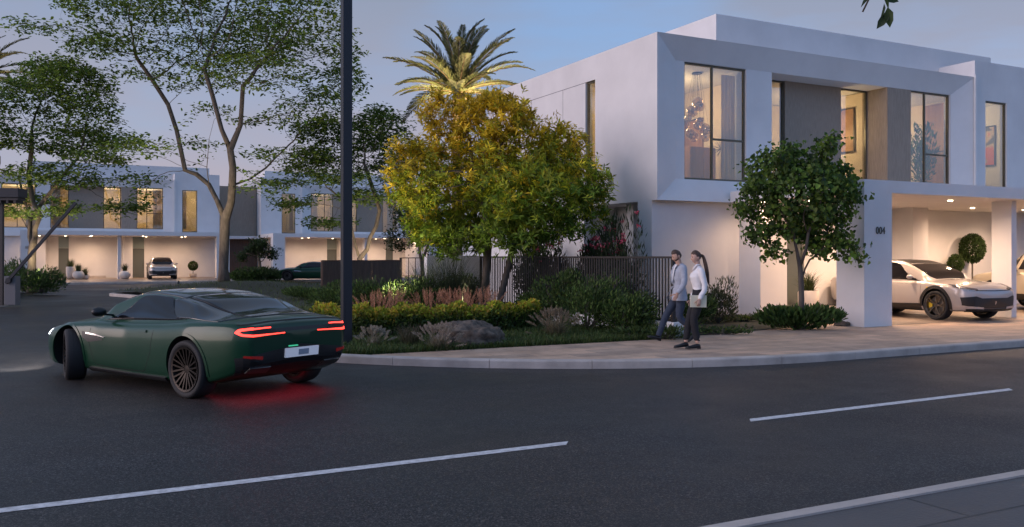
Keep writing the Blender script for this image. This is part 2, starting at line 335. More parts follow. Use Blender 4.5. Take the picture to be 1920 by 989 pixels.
# pavement along the main road, round the corner and in front of the houses
inn = .195
pv = [(40, -8.5 + inn), (-2.5, -8.5 + inn)] + arc(-2.5, 1.5, KR - inn, 270, 222, 16)[1:]
sheet('sidewalk', pv + [(-9.6, -4.9), (-3.2, -4.9), (-3.2, 0.3), (40, .3)], .12, M['pave'])
sheet('driveway', [(3.52, -4.62), (40, -4.62), (40, .24), (3.52, .24)], .124, M['drive'])
sheet('sidewalk_opposite', [(-60, -15.27), (-60, -40), (60, -40), (60, -15.27)], .12, M['pave2'])
sheet('sidewalk_far', [(-70, 43.19), (60, 43.19), (60, 90), (-70, 90)], .12, M['drive'])
sheet('verge', [(-60, 16.7), (-16.7, 16.7), (-16.2, 17.3), (-16.2, 30), (-16.8, 30.6), (-60, 30.6)], .12, M['soil'])
for name, u0, u1, v0, v1 in (('lane_marking', -17.2, -10.1, -12.32, -12.16), ('lane_marking', -7.76, -3.0, -12.06, -11.95), ('lane_marking', -.65, 4.1, -12.0, -11.9), ('lane_marking', -24.3, -19.5, -12.4, -12.35)):
    hw = .065; sl = .05
    tag(link(name, (lambda me: (me.from_pydata([W(u0, v0 - hw, .004), W(u1 - sl, v1 - hw, .004), W(u1 + sl, v1 + hw, .004), W(u0 + 2 * sl, v0 + hw, .004)], [], [(0, 1, 2, 3)]), me)[1])(bpy.data.meshes.new(name)), M['paint']), kind='structure')

def hbed(u, v):
    h = .125 + .52 * math.exp(-(((u + 6.5) / 4.5) ** 2 + ((v - 23.2) / 4.2) ** 2)) + .22 * math.exp(-(((u + 5.8) / 2.2) ** 2 + ((v - 2.5) / 4.5) ** 2))
    e = min(1, max(0, (v + 5) / 1.2)); return .11 + (h - .11) * e
def bed_left(v):
    if v < 1.5: return -2.5 - math.sqrt(max(0, (KR - inn) ** 2 - (v - 1.5) ** 2))
    if v > 24.12: return -10.7 - math.sqrt(max(0, (1.6 - inn) ** 2 - (v - 24.4) ** 2))
    return float(np.interp(v, [1.5, 6, 11, 15, 18, 20.4, 22.5, 24.12], [-12.5, -12.3, -11.7, -11.2, -11.05, -11.2, -11.7, -12.27])) + inn
rows = list(np.linspace(-4.95, 1.5, 18)) + list(np.linspace(2.2, 24, 30)) + list(np.linspace(24.3, 25.8, 6)); nc = 40
vsb, fsb = [], []
for v in rows:
    l = bed_left(v); r_ = -3.2 if v < 10.6 else 30
    for j in range(nc):
        u = l + (r_ - l) * (j / (nc - 1)) ** (1 if v < 10.6 else 1.8); vsb.append(W(u, v, hbed(u, v)))
for i in range(len(rows) - 1):
    for j in range(nc - 1): a = i * nc + j; fsb.append((a, a + 1, a + nc + 1, a + nc))
mb = MB(); mb.add(vsb, fsb); tag(mb.build('planting_bed', M['soil'], smooth=True), kind='structure')
sheet('garden_soil', [(-3.19, -4.85), (0.9, -4.0), (1.4, -2.6), (3.0, -1.2), (3.0, .24), (0, .24), (0, 10.5), (-3.19, 10.5)], .128, M['soil'])

# ================================================================== VILLA
M['curtain'] = mat('sheer_curtain', (.66, .57, .47), .9); _t = M['curtain'].node_tree; _tr = _t.nodes.new('ShaderNodeBsdfTranslucent'); _tr.inputs[0].default_value = (.75, .62, .48, 1); _mx = _t.nodes.new('ShaderNodeMixShader'); _mx.inputs[0].default_value = .55; _t.links.new(_t.nodes['Principled BSDF'].outputs[0], _mx.inputs[1]); _t.links.new(_tr.outputs[0], _mx.inputs[2]); _t.links.new(_mx.outputs[0], _t.nodes['Material Output'].inputs[0])

def wbox(root, name, m, *boxes, bevel=0, parent=None):
    mb = MB()
    for b in boxes: mb.box(*b)
    return mb.build(name, m, parent or root, bevel=bevel)
def window(root, fx, a0, a1, z0, z1, verts=(), bars=(), t=.055, d=.07, m=None, name='window', extra_t=None):
    """fx(a, n, z) maps along/inward/up to local coordinates"""
    def bx(mb, a, b, n0, n1, c, e):
        p, q = fx(a, n0, c), fx(b, n1, e); mb.box(min(p[0], q[0]), max(p[0], q[0]), min(p[1], q[1]), max(p[1], q[1]), min(p[2], q[2]), max(p[2], q[2]))
    mb = MB(); bx(mb, a0, a0 + t, 0, d, z0, z1); bx(mb, a1 - t, a1, 0, d, z0, z1); bx(mb, a0 + t, a1 - t, 0, d, z1 - t, z1); bx(mb, a0 + t, a1 - t, 0, d, z0, z0 + t)
    for a in verts: bx(mb, a - t / 2, a + t / 2, .002, d - .002, z0 + t, z1 - t)
    for a, b, z in bars: bx(mb, a + t / 2, b - t / 2, .004, d - .004, z - t / 2, z + t / 2)
    w_ = mb.build(name, m or M['frame'], root)
    g = MB(); bx(g, a0 + t * .6, a1 - t * .6, d * .45, d * .6, z0 + t * .6, z1 - t * .6); g.build('pane', M['glass'], w_)
    return w_
def room_light(root, u, v, z, e, sx=1.2, sy=1.2, col=(1, .69, .37)):
    l = bpy.data.lights.new('room_light', 'POINT'); l.shadow_soft_size = .22; l.energy = e; l.color = col
    o = bpy.data.objects.new('room_light', l); COL.objects.link(o); o.parent = root; o.location = (u, v, z - .9); return o
def downlight(root, u, v, z, e, ang=150, col=(1, .65, .42)):
    mb = MB(); mb.lathe([(.0, z - .035), (.060, z - .035), (.068, z - .006)], 16, (u, v, 0), mi=0); mb.lathe([(.068, z - .010), (.085, z - .010), (.085, z + .0)], 16, (u, v, 0), mi=1)
    mb.build('ceiling_light', [M['lamp'], M['frame']], root)
    l = bpy.data.lights.new('downlight', 'SPOT'); l.energy = e; l.spot_size = R(ang); l.spot_blend = .9; l.color = col; l.shadow_soft_size = .06
    o = bpy.data.objects.new('downlight', l); COL.objects.link(o); o.parent = root; o.location = (u, v, z - .06); return o
ZS, ZF, ZI, ZT, ZP = 3.33, 3.63, 3.96, 7.25, 7.88       # slab bottom/top, inner frame bottom/top, parapet
def number_mesh(txt, size=.25):
    cu = bpy.data.curves.new('n', 'FONT'); cu.body = txt; cu.size = size; cu.extrude = .008; cu.align_x = 'CENTER'; cu.align_y = 'CENTER'; cu.space_character = 1.05
    o = bpy.data.objects.new('n', cu); COL.objects.link(o); dg = bpy.context.evaluated_depsgraph_get()
    me = bpy.data.meshes.new_from_object(o.evaluated_get(dg)); bpy.data.objects.remove(o); bpy.data.curves.remove(cu); return me
def house_number(root, txt, u, v, z, flip=False):
    o = link('house_number', number_mesh(txt), M['num'], root, (u, v - .012, z)); o.rotation_euler = (R(90), 0, 0); o.scale = (-.82 if flip else .82, 1, 1); return o

def make_villa(label, loc):
    r = thing('villa', label, 'house', loc, ANG, 'white villas of one design')
    P = M['plaster']
    # splayed picture-frame of the upper floor
    mb = MB(); a, b = 0.0, 13.25
    O = [(a, 0, ZS), (b, 0, ZS), (b, 0, ZP), (a, 0, ZP)]; I = [(.85, .3, ZI), (12.4, .3, ZI), (12.4, .3, ZT), (.85, .3, ZT)]; B = [(a, .3, ZS), (b, .3, ZS), (b, .3, ZP), (a, .3, ZP)]
    mb.add(O + I + B, [(i, (i + 1) % 4, 4 + (i + 1) % 4, 4 + i) for i in range(4)] + [(8 + i, 8 + (i + 1) % 4, (i + 1) % 4, i) for i in range(4)] + [(4 + i, 4 + (i + 1) % 4, 8 + (i + 1) % 4, 8 + i) for i in range(4)])
    mb.build('facade_frame', P, r, fix=True)
    # side walls, slabs, roof
    wbox(r, 'wall', P, (0, .25, .3, 3.1, ZS, ZP), (0, .25, 3.65, 10.5, ZS, ZP), (0, .25, 3.1, 3.65, ZS, 3.9), (0, .25, 3.1, 3.65, 7.14, ZP)
         ); wbox(r, 'wall', P, (.25, 13.25, 10.25, 10.5, ZS, ZP)); wbox(r, 'wall', P, (.25, 1.157, .3, .55, ZI, ZT)); wbox(r, 'wall', P, (3.41, 4.40, .3, 1.3, ZI, ZT)); wbox(r, 'wall', P, (12.4, 13.25, .31, .55, ZI, ZT))
    wbox(r, 'floor_slab', P, (.25, 13.25, .3, 10.25, ZS, ZI - .005))
    wbox(r, 'roof', P, (.25, 13.25, .3, 10.25, ZT, 7.6), (13.5, 16.45, .25, 10.25, 7.4, 7.7))
    wbox(r, 'roof_volume', P, (3.2, 16.1, 1.37, 9.3, 7.6, 9.1))
    wbox(r, 'wall_cladding', M['clad'], (5.67, 8.09, 1.06, 1.3, ZI, ZT), (9.34, 10.45, .302, 1.3, ZI, ZT))
    # projecting block with tall window
    wbox(r, 'wall', P, (13.25, 13.81, 0, .25, ZS, 8.45), (14.96, 16.7, 0, .25, ZS, 8.45), (13.81, 14.96, 0, .25, ZS, 3.75), (13.81, 14.96, 0, .25, 7.13, 8.45)); wbox(r, 'wall', P, (13.252, 13.5, .25, 10.5, ZS, 8.45)); wbox(r, 'wall', P, (16.45, 16.7, .25, 10.5, .12, 8.45)); wbox(r, 'floor_slab', P, (13.5, 16.45, .25, 10.25, ZS, 3.75)); wbox(r, 'wall', P, (13.5, 16.45, 10.25, 10.5, ZS, 8.45))
    wbox(r, 'corner_fin', P, (13.19, 13.31, -.07, -.002, ZF, 7.95))
    # rooms
    it = M['int']
    wbox(r, 'interior_wall', it, (.26, 13.24, 4.6, 4.75, ZI, ZT - .01), (4.28, 4.40, 1.3, 4.6, ZI, ZT - .01), (9.36, 9.48, 1.3, 4.6, ZI, ZT - .01), (.252, .262, .56, 3.1, ZI, ZT), (13.24, 13.25, .56, 4.6, ZI, ZT - .01),
         (.252, .262, 3.65, 4.6, ZI, ZT), (13.51, 16.44, 4.6, 4.75, 3.76, 7.4))
    wbox(r, 'interior_floor', M['floorw'], (.27, 4.27, .56, 4.59, ZI - .004, ZI + .01), (4.41, 9.35, 1.31, 4.59, ZI - .004, ZI + .01), (9.5, 13.2, .56, 4.59, ZI - .004, ZI + .01), (13.52, 16.4, .27, 4.59, 3.751, 3.77))
    fr = lambda v0: (lambda a_, n, z: (a_, v0 + n, z))
    window(r, fr(.36), 1.157, 3.41, ZI, ZT, (2.20,), ((2.20, 3.41, 5.15),))
    window(r, fr(1.12), 4.40, 5.67, ZI, ZT)
    window(r, fr(1.12), 8.09, 9.34, ZI, ZT, name='balcony_door')
    window(r, fr(.36), 10.45, 12.4, ZI, ZT, (11.2,), ((11.2, 12.4, 5.2),))
    window(r, fr(.05), 13.81, 14.96, 3.75, 7.13)
    window(r, lambda a_, n, z: (.06 + n, a_, z), 3.1, 3.65, 3.9, 7.14)
    room_light(r, 2.3, 2.6, ZT - .05, 80); room_light(r, 8.2, 2.4, ZT - .35, 75); room_light(r, 11.3, 2.6, ZT - .05, 72); room_light(r, 15, 2.4, 7.3, 50)
    mbj = MB(); mbj.box(-.003, 0, 3.65, 10.4, 7.125, 7.14); mbj.box(-.003, 0, 5.0, 5.012, 3.6, 7.12); mbj.box(-.003, 0, 7.1, 7.112, 3.6, 7.12); mbj.build('wall_joint', M['groove'], r)
    # ground floor
    wbox(r, 'ground_wall', P, (0.0, 3.1, .25, .5, .12, ZS), (.0, .25, .5, .9, .12, ZS), (1.2, 1.45, .5, 3.98, .12, ZS), (0, 1.2, 3.73, 3.98, .12, ZS), (0, .25, 3.98, 10.5, .12, ZS), (.62, .85, 2.0, 2.3, .12, ZS), (.25, 16.45, 10.25, 10.5, .12, ZS))
    wbox(r, 'pier', P, (3.1, 4.1, -.62, .5, .12, ZS))
    wbox(r, 'carport_wall', P, (4.1, 4.95, .25, .5, .12, ZS), (5.65, 10.12, .25, .5, .12, ZS), (11.0, 16.45, .25, .5, .12, ZS))
    wbox(r, 'pilaster', P, (9.4, 10.1, -.6, .25, .12, ZS))
    wbox(r, 'column', P, (2.55, 3.5, -4.68, -3.84, .12, ZS)); wbox(r, 'column', P, (8.82, 9.04, -4.2, -3.62, .12, ZS)); wbox(r, 'column', P, (15.75, 16.7, -4.68, -3.84, .12, ZS))
    wbox(r, 'carport_roof', P, (2.547, 16.7, -4.683, .0, ZS, ZF))
    for u0, u1 in ((4.95, 5.65), (10.12, 11.0)):
        d = wbox(r, 'door', M['door'], (u0, u1, .33, .40, .12, 2.42)); wbox(r, 'handle', M['num'], (u1 - .12, u1 - .08, .27, .31, 1.0, 1.25), parent=d)
        wbox(r, 'panel', M['door'], (u0 + .1, u1 - .1, .318, .33, .4, 1.9), parent=d)
        wbox(r, 'fanlight', M['doorglass'], (u0, u1, .33, .40, 2.44, ZS))
    wbox(r, 'step', M['kerb'], (5.7, 8.2, -.32, .24, .125, .30))
    for u, v in ((2.95, -.9), (3.7, -1.9), (5.4, -2.2), (7.1, -1.3), (7.1, -3.6), (11.0, -1.5), (13.6, -1.5), (13.6, -3.6), (10.6, -3.6)): downlight(r, u, v, ZS, 85 if u < 4 else 300, 168)
    return r
villa = make_villa('large white two storey villa on the street corner, number 004, with lit upper windows', (C0[0], C0[1], 0))
num = house_number(villa, '004', 3.09, -4.683, 2.41)
num.name = 'house_number'
A = copy_tree(villa); A.location = W(-19.2, 56); A['label'] = 'distant white villa straight beyond the car, parked pale car and three pots under its carport'
for c in list(A.children):
    if c.name.startswith('house_number'): c.location = (3.02, -4.7, 2.41)
house_number(A, '003', 16.2, -4.69, 2.41)
Bv = copy_tree(villa); Bv.location = W(17.52, 56); Bv.scale = (-1, 1, 1); Bv['label'] = 'distant white villa behind the lamp post, its number on the left column'
for c in list(Bv.children):
    if c.name.startswith('house_number'): bpy.data.objects.remove(c)
house_number(Bv, '006', 16.2, -4.69, 2.41, True); 
Bv['group'] = A['group']
for T_ in (A, Bv):
    for c in T_.children:
        if c.type == 'LIGHT' and c.name.startswith('downlight'): c.data = c.data.copy(); c.data.energy *= .55
def far_curtains(root):
    for u0, u1, v in ((.5, 1.2, .75), (2.75, 3.38, .75), (11.7, 12.35, .75), (4.5, 5.1, 1.5), (13.86, 14.2, .5)):
        mb = MB(); n = int((u1 - u0) / .03); mb.rings([[(u0 + (u1 - u0) * i / n, v + .035 * math.sin(i * 1.9) + d, z) for d, z in ((0, 4.0), (.006, 4.0), (.006, 7.1), (0, 7.1))] for i in range(n + 1)]); mb.build('curtain', M['curtain'], root, smooth=True)
far_curtains(A); far_curtains(Bv)
for c in Bv.children:
    if c.type == 'LIGHT' and c.name.startswith('room_light') and c.location.x > 6: c.data = c.data.copy(); c.data.energy *= .45
# setback link between the two far villas
lk_ = thing('link_building', 'dark grey setback block with timber gate between the two distant villas', 'building', W(-2.45, 56), ANG)
wbox(lk_, 'wall', M['clad'], (0, 3.22, 1.6, 4, 3.5, 7.7)); wbox(lk_, 'canopy', M['plaster'], (0, 3.22, .4, 4, 3.25, 3.49))
g_ = wbox(lk_, 'gate', M['bfence'], (.02, 3.2, 1.2, 1.3, .12, 3.24))
mb = MB()
for i in range(16): mb.box(.1 + i * .2, .11 + i * .2, 1.195, 1.2, .2, 3.2)
mb.build('board_joint', M['groove'], g_)

# ---- fences and garden walls
def slat_fence(name, label, pts, z0, z1, step, sw, sd_, m, group=None, rail=True):
    """pts in uv; vertical slats standing between two rails"""
    (u0, v0), (u1, v1) = pts; l = math.hypot(u1 - u0, v1 - v0); a = math.atan2(v1 - v0, u1 - u0)
    r = thing(name, label, 'fence', W(u0, v0, z0), ANG + a, group)
    n = int(l / step); mb = MB(); rng_ = random.Random(4)
    for i in range(n + 1):
        x = i * l / n; k = rng_.uniform(-.003, .003); mb.box(x - sw / 2, x + sw / 2, -sd_ / 2 + k, sd_ / 2 + k, .06, z1 - z0 - .046)
    mb.build('slat_panel', m, r)
    mb = MB(); mb.box(-.03, l + .03, -.03, .03, z1 - z0 - .045, z1 - z0); mb.build('rail', m, r)
    mb = MB(); mb.box(-.03, l + .03, -.028, .028, .0, .058); mb.build('rail', m, r)
    for x in (-.03, l / 2, l + .03): wbox(r, 'post', m, (x - .03, x + .03, .045, .10, 0, z1 - z0 - .01))
    return r
FU = -3.16
slat_fence('slat_fence', 'dark vertical slat fence on a low white plinth beside the corner villa', [(FU, -4.85), (FU, 4.3)], .45, 1.80, .105, .044, .016, M['fence'])
mb = MB(); mb.box(FU - .13, FU + .13, -4.98, 4.3, .10, .45)
o = MB(); o.box(0, .26, 0, 9.28, 0, .36); tag(o.build('plinth_wall', M['plaster'], loc=W(FU - .13, -4.98, .09), rz=ANG, bevel=.008), 'low white plaster plinth under the dark slat fence', 'wall')
o = MB(); o.box(-1.75, .12, 0, .22, 0, 1.72); tag(o.build('garden_wall', M['plaster'], loc=W(FU, 4.42, .1), rz=ANG, bevel=.008), 'head high white plaster garden wall at the end of the slat fence', 'wall')
pa, pb = UV(atd(606, 41)), UV(atd(750, 44.5))
slat_fence('board_fence', 'closed brown timber fence behind the lamp post', [pa, pb], .3, 1.62, .075, .066, .03, M['bfence'])
pc = UV(atd(828, 46.4))
slat_fence('railing', 'open dark bar railing between the brown fence and white wall', [(pb[0] + .1, pb[1] + .03), pc], .3, 1.74, .42, .03, .03, M['fence'])

# ================================================================== VEGETATION
def unit(a): return a / np.maximum(np.linalg.norm(a, axis=-1, keepdims=True), 1e-9)
OVAL = [(0, 0, 0), (.3, .42, .10), (.68, .36, .10), (1, 0, 0), (.68, -.36, .10), (.3, -.42, .10)]
HEART = [(0, 0, 0), (.08, .42, .12), (.42, .5, .12), (1, 0, -.08), (.42, -.5, .12), (.08, -.42, .12)]
LANCE = [(0, 0, 0), (.45, .5, .06), (1, 0, -.12), (.45, -.5, .06)]
def leaves_mesh(name, P, D, Nn, L, Wd, col, shape=LANCE):
    P = np.asarray(P, float); D = unit(np.asarray(D, float)); S = unit(np.cross(D, Nn)); U = np.cross(S, D)
    L = np.broadcast_to(L, (len(P),))[:, None]; Wd = np.broadcast_to(Wd, (len(P),))[:, None]; k = len(shape); V = np.empty((len(P), k, 3))
    for i, (a, b, c) in enumerate(shape): V[:, i] = P + D * L * a + S * Wd * b + U * Wd * c * 2
    base = (np.arange(len(P)) * k)[:, None]
    tri = np.array([[0, i, i + 1] for i in range(1, k - 1)])
    Fc = (base[:, :, None] + tri[None]).reshape(-1, 3)
    return np_mesh(name, V.reshape(-1, 3), Fc, np.repeat(np.asarray(col), k, axis=0))
def pick_cols(rng, n, cols, wts=None):
    c = np.asarray(cols)[rng.choice(len(cols), n, p=wts)]; return np.clip(c * (1 + rng.normal(0, .12, (n, 1))) * (1 + rng.normal(0, .05, (n, 3))), 0, 1)

def colonize(rng, pts, nodes, parents, step, kill, iters=90, jit=.12, lift=0.0):
    nodes = [np.array(n, float) for n in nodes]; parents = list(parents); pts = np.array(pts)
    alive = np.ones(len(pts), bool)
    NA = np.array(nodes); d = np.linalg.norm(pts[:, None] - NA[None], axis=2); near = d.argmin(1); dist = d.min(1)
    for _ in range(iters):
        alive &= dist > kill
        ids = np.where(alive)[0]
        if not len(ids): break
        new = []; npar = []
        order = {}
        for i in ids: order.setdefault(near[i], []).append(i)
        for k, lst in order.items():
            v = unit(pts[lst] - nodes[k]).sum(0); v = unit(v + rng.normal(0, jit, 3) * max(1, np.linalg.norm(v)) + np.array([0, 0, lift]))
            q = nodes[k] + v * step
            if len(lst) == 1 and dist[lst[0]] < step: q = pts[lst[0]]
            new.append(q); npar.append(k)
        b = len(nodes); nodes += new; parents += npar; NN = np.array(new)
        d = np.linalg.norm(pts[ids][:, None] - NN[None], axis=2); m = d.min(1); better = m < dist[ids] - 1e-6
        stuck = ~better
        dist[ids[better]] = m[better]; near[ids[better]] = d.argmin(1)[better] + b
        alive[ids[stuck & (dist[ids] < step * 1.5)]] = False
        if not better.any(): break
    return np.array(nodes), np.array(parents)
def skeleton_mesh(name, nodes, parents, r_tip, r_base, sides=6, flare=1.25):
    n = len(nodes); ch = [[] for _ in range(n)]
    for i, p in enumerate(parents):
        if p >= 0: ch[p].append(i)
    cnt = np.zeros(n)
    for i in range(n - 1, -1, -1):
        if not ch[i]: cnt[i] = 1
        if parents[i] >= 0: cnt[parents[i]] += cnt[i]
    root = [i for i in range(n) if parents[i] < 0]
    ex = math.log(r_base / r_tip) / math.log(max(cnt[root].max(), 2)); rad = r_tip * cnt ** ex
    mb = MB(); st = [(r, None) for r in root]
    while st:
        s, par = st.pop(); path = [nodes[par]] if par is not None else []; rr = [min(rad[par], rad[s] * 1.25)] if par is not None else []
        i = s
        while True:
            path.append(nodes[i]); rr.append(rad[i])
            if not ch[i]: break
            c = sorted(ch[i], key=lambda q: -cnt[q])
            for q in c[1:]: st.append((q, i))
            i = c[0]
        if len(path) == 1: continue
        if par is None: rr[0] *= flare
        big = rr[0] > 3 * r_tip
        mb.tube(path, rr, 9 if rr[0] > r_base * .4 else (sides if big else 4))
    return mb.mesh(name, smooth=True), rad, ch
def blob_pts(rng, blobs, dens, flat=1.0, shell=.35):
    out_ = []
    for x, y, z, rx, ry, rz in blobs:
        k = max(4, int(dens * (rx * ry * rz) ** .66)); p = unit(rng.normal(size=(k, 3))) * (shell + (1 - shell) * rng.random((k, 1)) ** .5)
        out_.append(p * [rx, ry, rz] + [x, y, z])
    return np.concatenate(out_)
def px_blobs(lst, px0, D, zb, depth=.8, rng=None, sy=1.0):
    """crown clumps sketched as (px, py, rx, ry) at distance D -> real ellipsoids round the trunk, spread in depth"""
    k = D / F; x0 = (px0 - 960) * k; o = []
    for t in lst:
        px, py, rx, ry = t[:4]; rx *= k; ry *= k; dy = rng.uniform(-1, 1) * depth if len(t) < 5 else t[4]
        o.append(((px - 960) * k - x0, dy, ZC - zb + (481 - py) * k, rx, max(rx * .8, ry) * sy, ry))
    return o
def make_tree(name, label, loc, trunk, blobs, dens, step, kill, r_tip, r_base, leaf_fn, bark='bark', seed=1, group=None, jit=.12, flare=1.3, flat=1.0):
    rng = np.random.default_rng(seed); r = thing(name, label, 'tree', loc, 0, group)
    pts = blob_pts(rng, blobs, dens); nodes, par = [], []
    for br in trunk:                        # list of polylines; first point of later ones is the index of the parent node
        for j, q in enumerate(br):
            if isinstance(q, int): last = q; continue
            nodes.append(q); par.append(-1 if not nodes[1:] else last); last = len(nodes) - 1
    nodes, par = colonize(rng, pts, nodes, par, step, kill, jit=jit)
    me, rad, ch = skeleton_mesh('trunk', nodes, par, r_tip, r_base, flare=flare)
    link('trunk', me, M[bark], r)
    thin = np.where(rad < r_tip * 2.2)[0]; thin = np.array([i for i in thin if par[i] >= 0])
    me = leaf_fn(rng, nodes[thin], unit(nodes[thin] - nodes[par[thin]]))
    link('crown', me, M['leaf'], r); return r

def lf_spray(per, L, cols, spread, flatness=.25, shape=OVAL, wr=.55, hang=.1):
    def fn(rng, P, D):
        n = per; ix = rng.integers(0, len(P), n); per_ = 1; D = D[ix]; Q = P[ix] + rng.normal(0, 1, (n, 3)) * [spread, spread, spread * flatness * 1.2]
        d = D * .5 + rng.normal(0, .7, (n, 3)); d[:, 2] = d[:, 2] * flatness - hang
        nn = rng.normal(0, .35, (n, 3)) + [0, 0, 1]; l = L * rng.uniform(.65, 1.3, n)
        return leaves_mesh('crown', Q, d, nn, l, l * wr, pick_cols(rng, n, cols), shape)
    return fn
def lf_rosette(per, L, colfn, spread=.02, wr=.2):
    def fn(rng, P, D):
        n0 = len(P); Pc = P; ax = unit(D + rng.normal(0, .35, (n0, 3)) + [0, 0, .35])
        a = rng.random((n0, per)) * 6.283; t1 = unit(np.cross(ax, rng.normal(size=(n0, 3)))); t2 = np.cross(ax, t1); el = rng.uniform(-.25, .9, (n0, per, 1))
        d = t1[:, None] * np.cos(a)[..., None] + t2[:, None] * np.sin(a)[..., None] + ax[:, None] * el
        Q = np.repeat(Pc[:, None], per, 1) + rng.normal(0, spread, (n0, per, 3)) + ax[:, None] * rng.uniform(-.08, .05, (n0, per, 1))
        d = d.reshape(-1, 3); Q = Q.reshape(-1, 3); n = len(Q); l = L * rng.uniform(.6, 1.25, n); nn = np.repeat(ax, per, 0) + rng.normal(0, .2, (n, 3))
        c = colfn(rng, Pc, n0); c = np.repeat(c * np.clip(1 + rng.normal(0, .28, (n0, 1)), .4, 1.7), per, 0) * (1 + rng.normal(0, .15, (n, 1)))
        return leaves_mesh('crown', Q, d - np.array([0, 0, .02]), nn, l, l * wr, np.clip(c, 0, 1), LANCE)
    return fn

rg = np.random.default_rng(11)
G1 = [(.085, .135, .027), (.11, .18, .032), (.16, .22, .036), (.065, .105, .024), (.20, .27, .045)]
# --- tall layered tree with pale lit bark at the bend
D1 = 42.0; k1 = D1 / F; z1 = hbed(*UV(atd(420, D1))) - .03
bl = [(250, 30, 110, 40), (330, 95, 80, 35), (180, 85, 75, 22), (125, 75, 55, 12), (240, 95, 70, 26), (450, 50, 130, 55), (560, 55, 95, 55), (500, 150, 100, 35), (600, 140, 75, 40), (335, 150, 55, 20),
      (420, 125, 80, 28), (570, 215, 80, 35), (300, 0, 110, 40), (620, 80, 55, 45), (300, 285, 75, 18), (350, 262, 45, 12), (540, 290, 85, 22), (645, 110, 40, 40), (240, 330, 55, 16), (470, 225, 45, 16), (200, 120, 60, 14),
      (400, -40, 140, 60), (530, -60, 120, 60), (620, 190, 50, 25), (480, 95, 90, 30), (395, 200, 35, 14), (520, 360, 40, 16), (250, 365, 28, 12), (165, 60, 40, 12), (600, 20, 60, 40)]
def T(px, py, dy=0): return ((px - 420) * k1, dy, ZC - z1 + (481 - py) * k1)
trunk = [[(0, 0, -.1), T(419, 505), T(420, 470), T(421, 440), T(422, 412)],          # 0-4
         [4, T(404, 375, .2), T(385, 345, .5), T(360, 325, .6), T(340, 318, .5)],      # 5-8
         [4, T(437, 380, -.3), T(443, 350, -.6), T(448, 318, -.9), T(443, 285, -.9)],  # 9-12
         [6, T(392, 315, -.3), T(403, 265, -.8), T(415, 230, -1)],
         [12, T(430, 250, -1.1), T(415, 190, -1.2), T(400, 140, -1.2)], [12, T(462, 240, -.9), T(470, 170, -1.2)],
         [10, T(465, 335, .3), T(490, 312, .8), T(505, 290, 1.2)], [8, T(318, 240, .9), T(300, 190, 1.0), T(268, 140, 1.0), T(245, 105, .8)]]
make_tree('shade_tree', 'tallest spreading tree in the grassy island, its forked trunk pale and scarred at the foot', atd(420, D1, z1), trunk,
          px_blobs(bl, 420, D1, z1, 2.6, rg), 260, .30, .22, .0032, .23, lf_spray(24000, .215, G1, .22, .36), seed=3, flare=1.35)
# --- left tree
D2 = 43.0; k2 = D2 / F; z2 = .12
bl = [(60, 190, 80, 45), (150, 170, 80, 40), (205, 225, 55, 40), (40, 130, 50, 30), (120, 265, 100, 28), (200, 305, 65, 18), (30, 370, 60, 14), (160, 345, 60, 16), (195, 385, 55, 14), (90, 330, 60, 20), (-40, 230, 80, 50), (-60, 320, 70, 30), (20, 260, 60, 25), (110, 130, 60, 25), (175, 255, 60, 20), (-20, 390, 45, 12), (120, 395, 45, 10), (85, 405, 40, 8)]
def T(px, py, dy=0): return ((px - 60) * k2, dy, ZC - z2 + (481 - py) * k2)
trunk = [[(0, 0, -.1), T(60, 500), T(60, 475), T(62, 462)], [3, T(52, 445, .2), T(44, 430, .4), T(28, 408, .6), T(10, 395, .7)], [3, T(72, 445, -.3), T(76, 430, -.5), T(90, 405, -.7), T(105, 385, -.9)], [4, T(50, 410, .3), T(40, 375, .3), T(28, 330, .3)], [10, T(70, 380, -.4), T(62, 330, -.4), T(66, 280, -.3)], [12, T(125, 350, -1), T(150, 320, -1.1)]]
make_tree('shade_tree', 'dark spreading tree at the far left behind the raised barrier arm', atd(60, D2, z2), trunk, px_blobs(bl, 60, D2, z2, 2.2, rg), 260, .30, .22, .0032, .19, lf_spray(20500, .205, G1, .22, .36), seed=5)
# --- middle tree
D3 = 45.0; k3 = D3 / F
bl = [(720, 245, 50, 40), (665, 245, 50, 35), (610, 250, 60, 28), (740, 320, 50, 26), (570, 385, 45, 14), (650, 335, 70, 20), (610, 415, 50, 12), (700, 295, 60, 26), (690, 370, 50, 18), (540, 345, 40, 14), (760, 280, 30, 20), (620, 300, 60, 18), (580, 325, 40, 14), (700, 215, 35, 18)]
def T(px, py, dy=0): return ((px - 680) * k3, dy, ZC - .12 + (481 - py) * k3)
trunk = [[(0, 0, -.1), T(678, 505), T(674, 486)], [2, T(668, 465), T(664, 450), T(660, 430), T(652, 400)], [2, T(688, 468), T(694, 445), T(705, 425), T(712, 395)], [6, T(640, 375, .6), T(615, 355, .8)], [10, T(700, 350, -.5), T(690, 320, -.6)]]
make_tree('shade_tree', 'mid sized spreading tree partly hidden behind the dark lamp post', atd(680, D3, .12), trunk, px_blobs(bl, 680, D3, .12, 1.8, rg), 230, .30, .22, .0032, .14, lf_spray(12500, .20, [(.06, .10, .025), (.09, .14, .028), (.12, .18, .034)], .24, .3), seed=7)
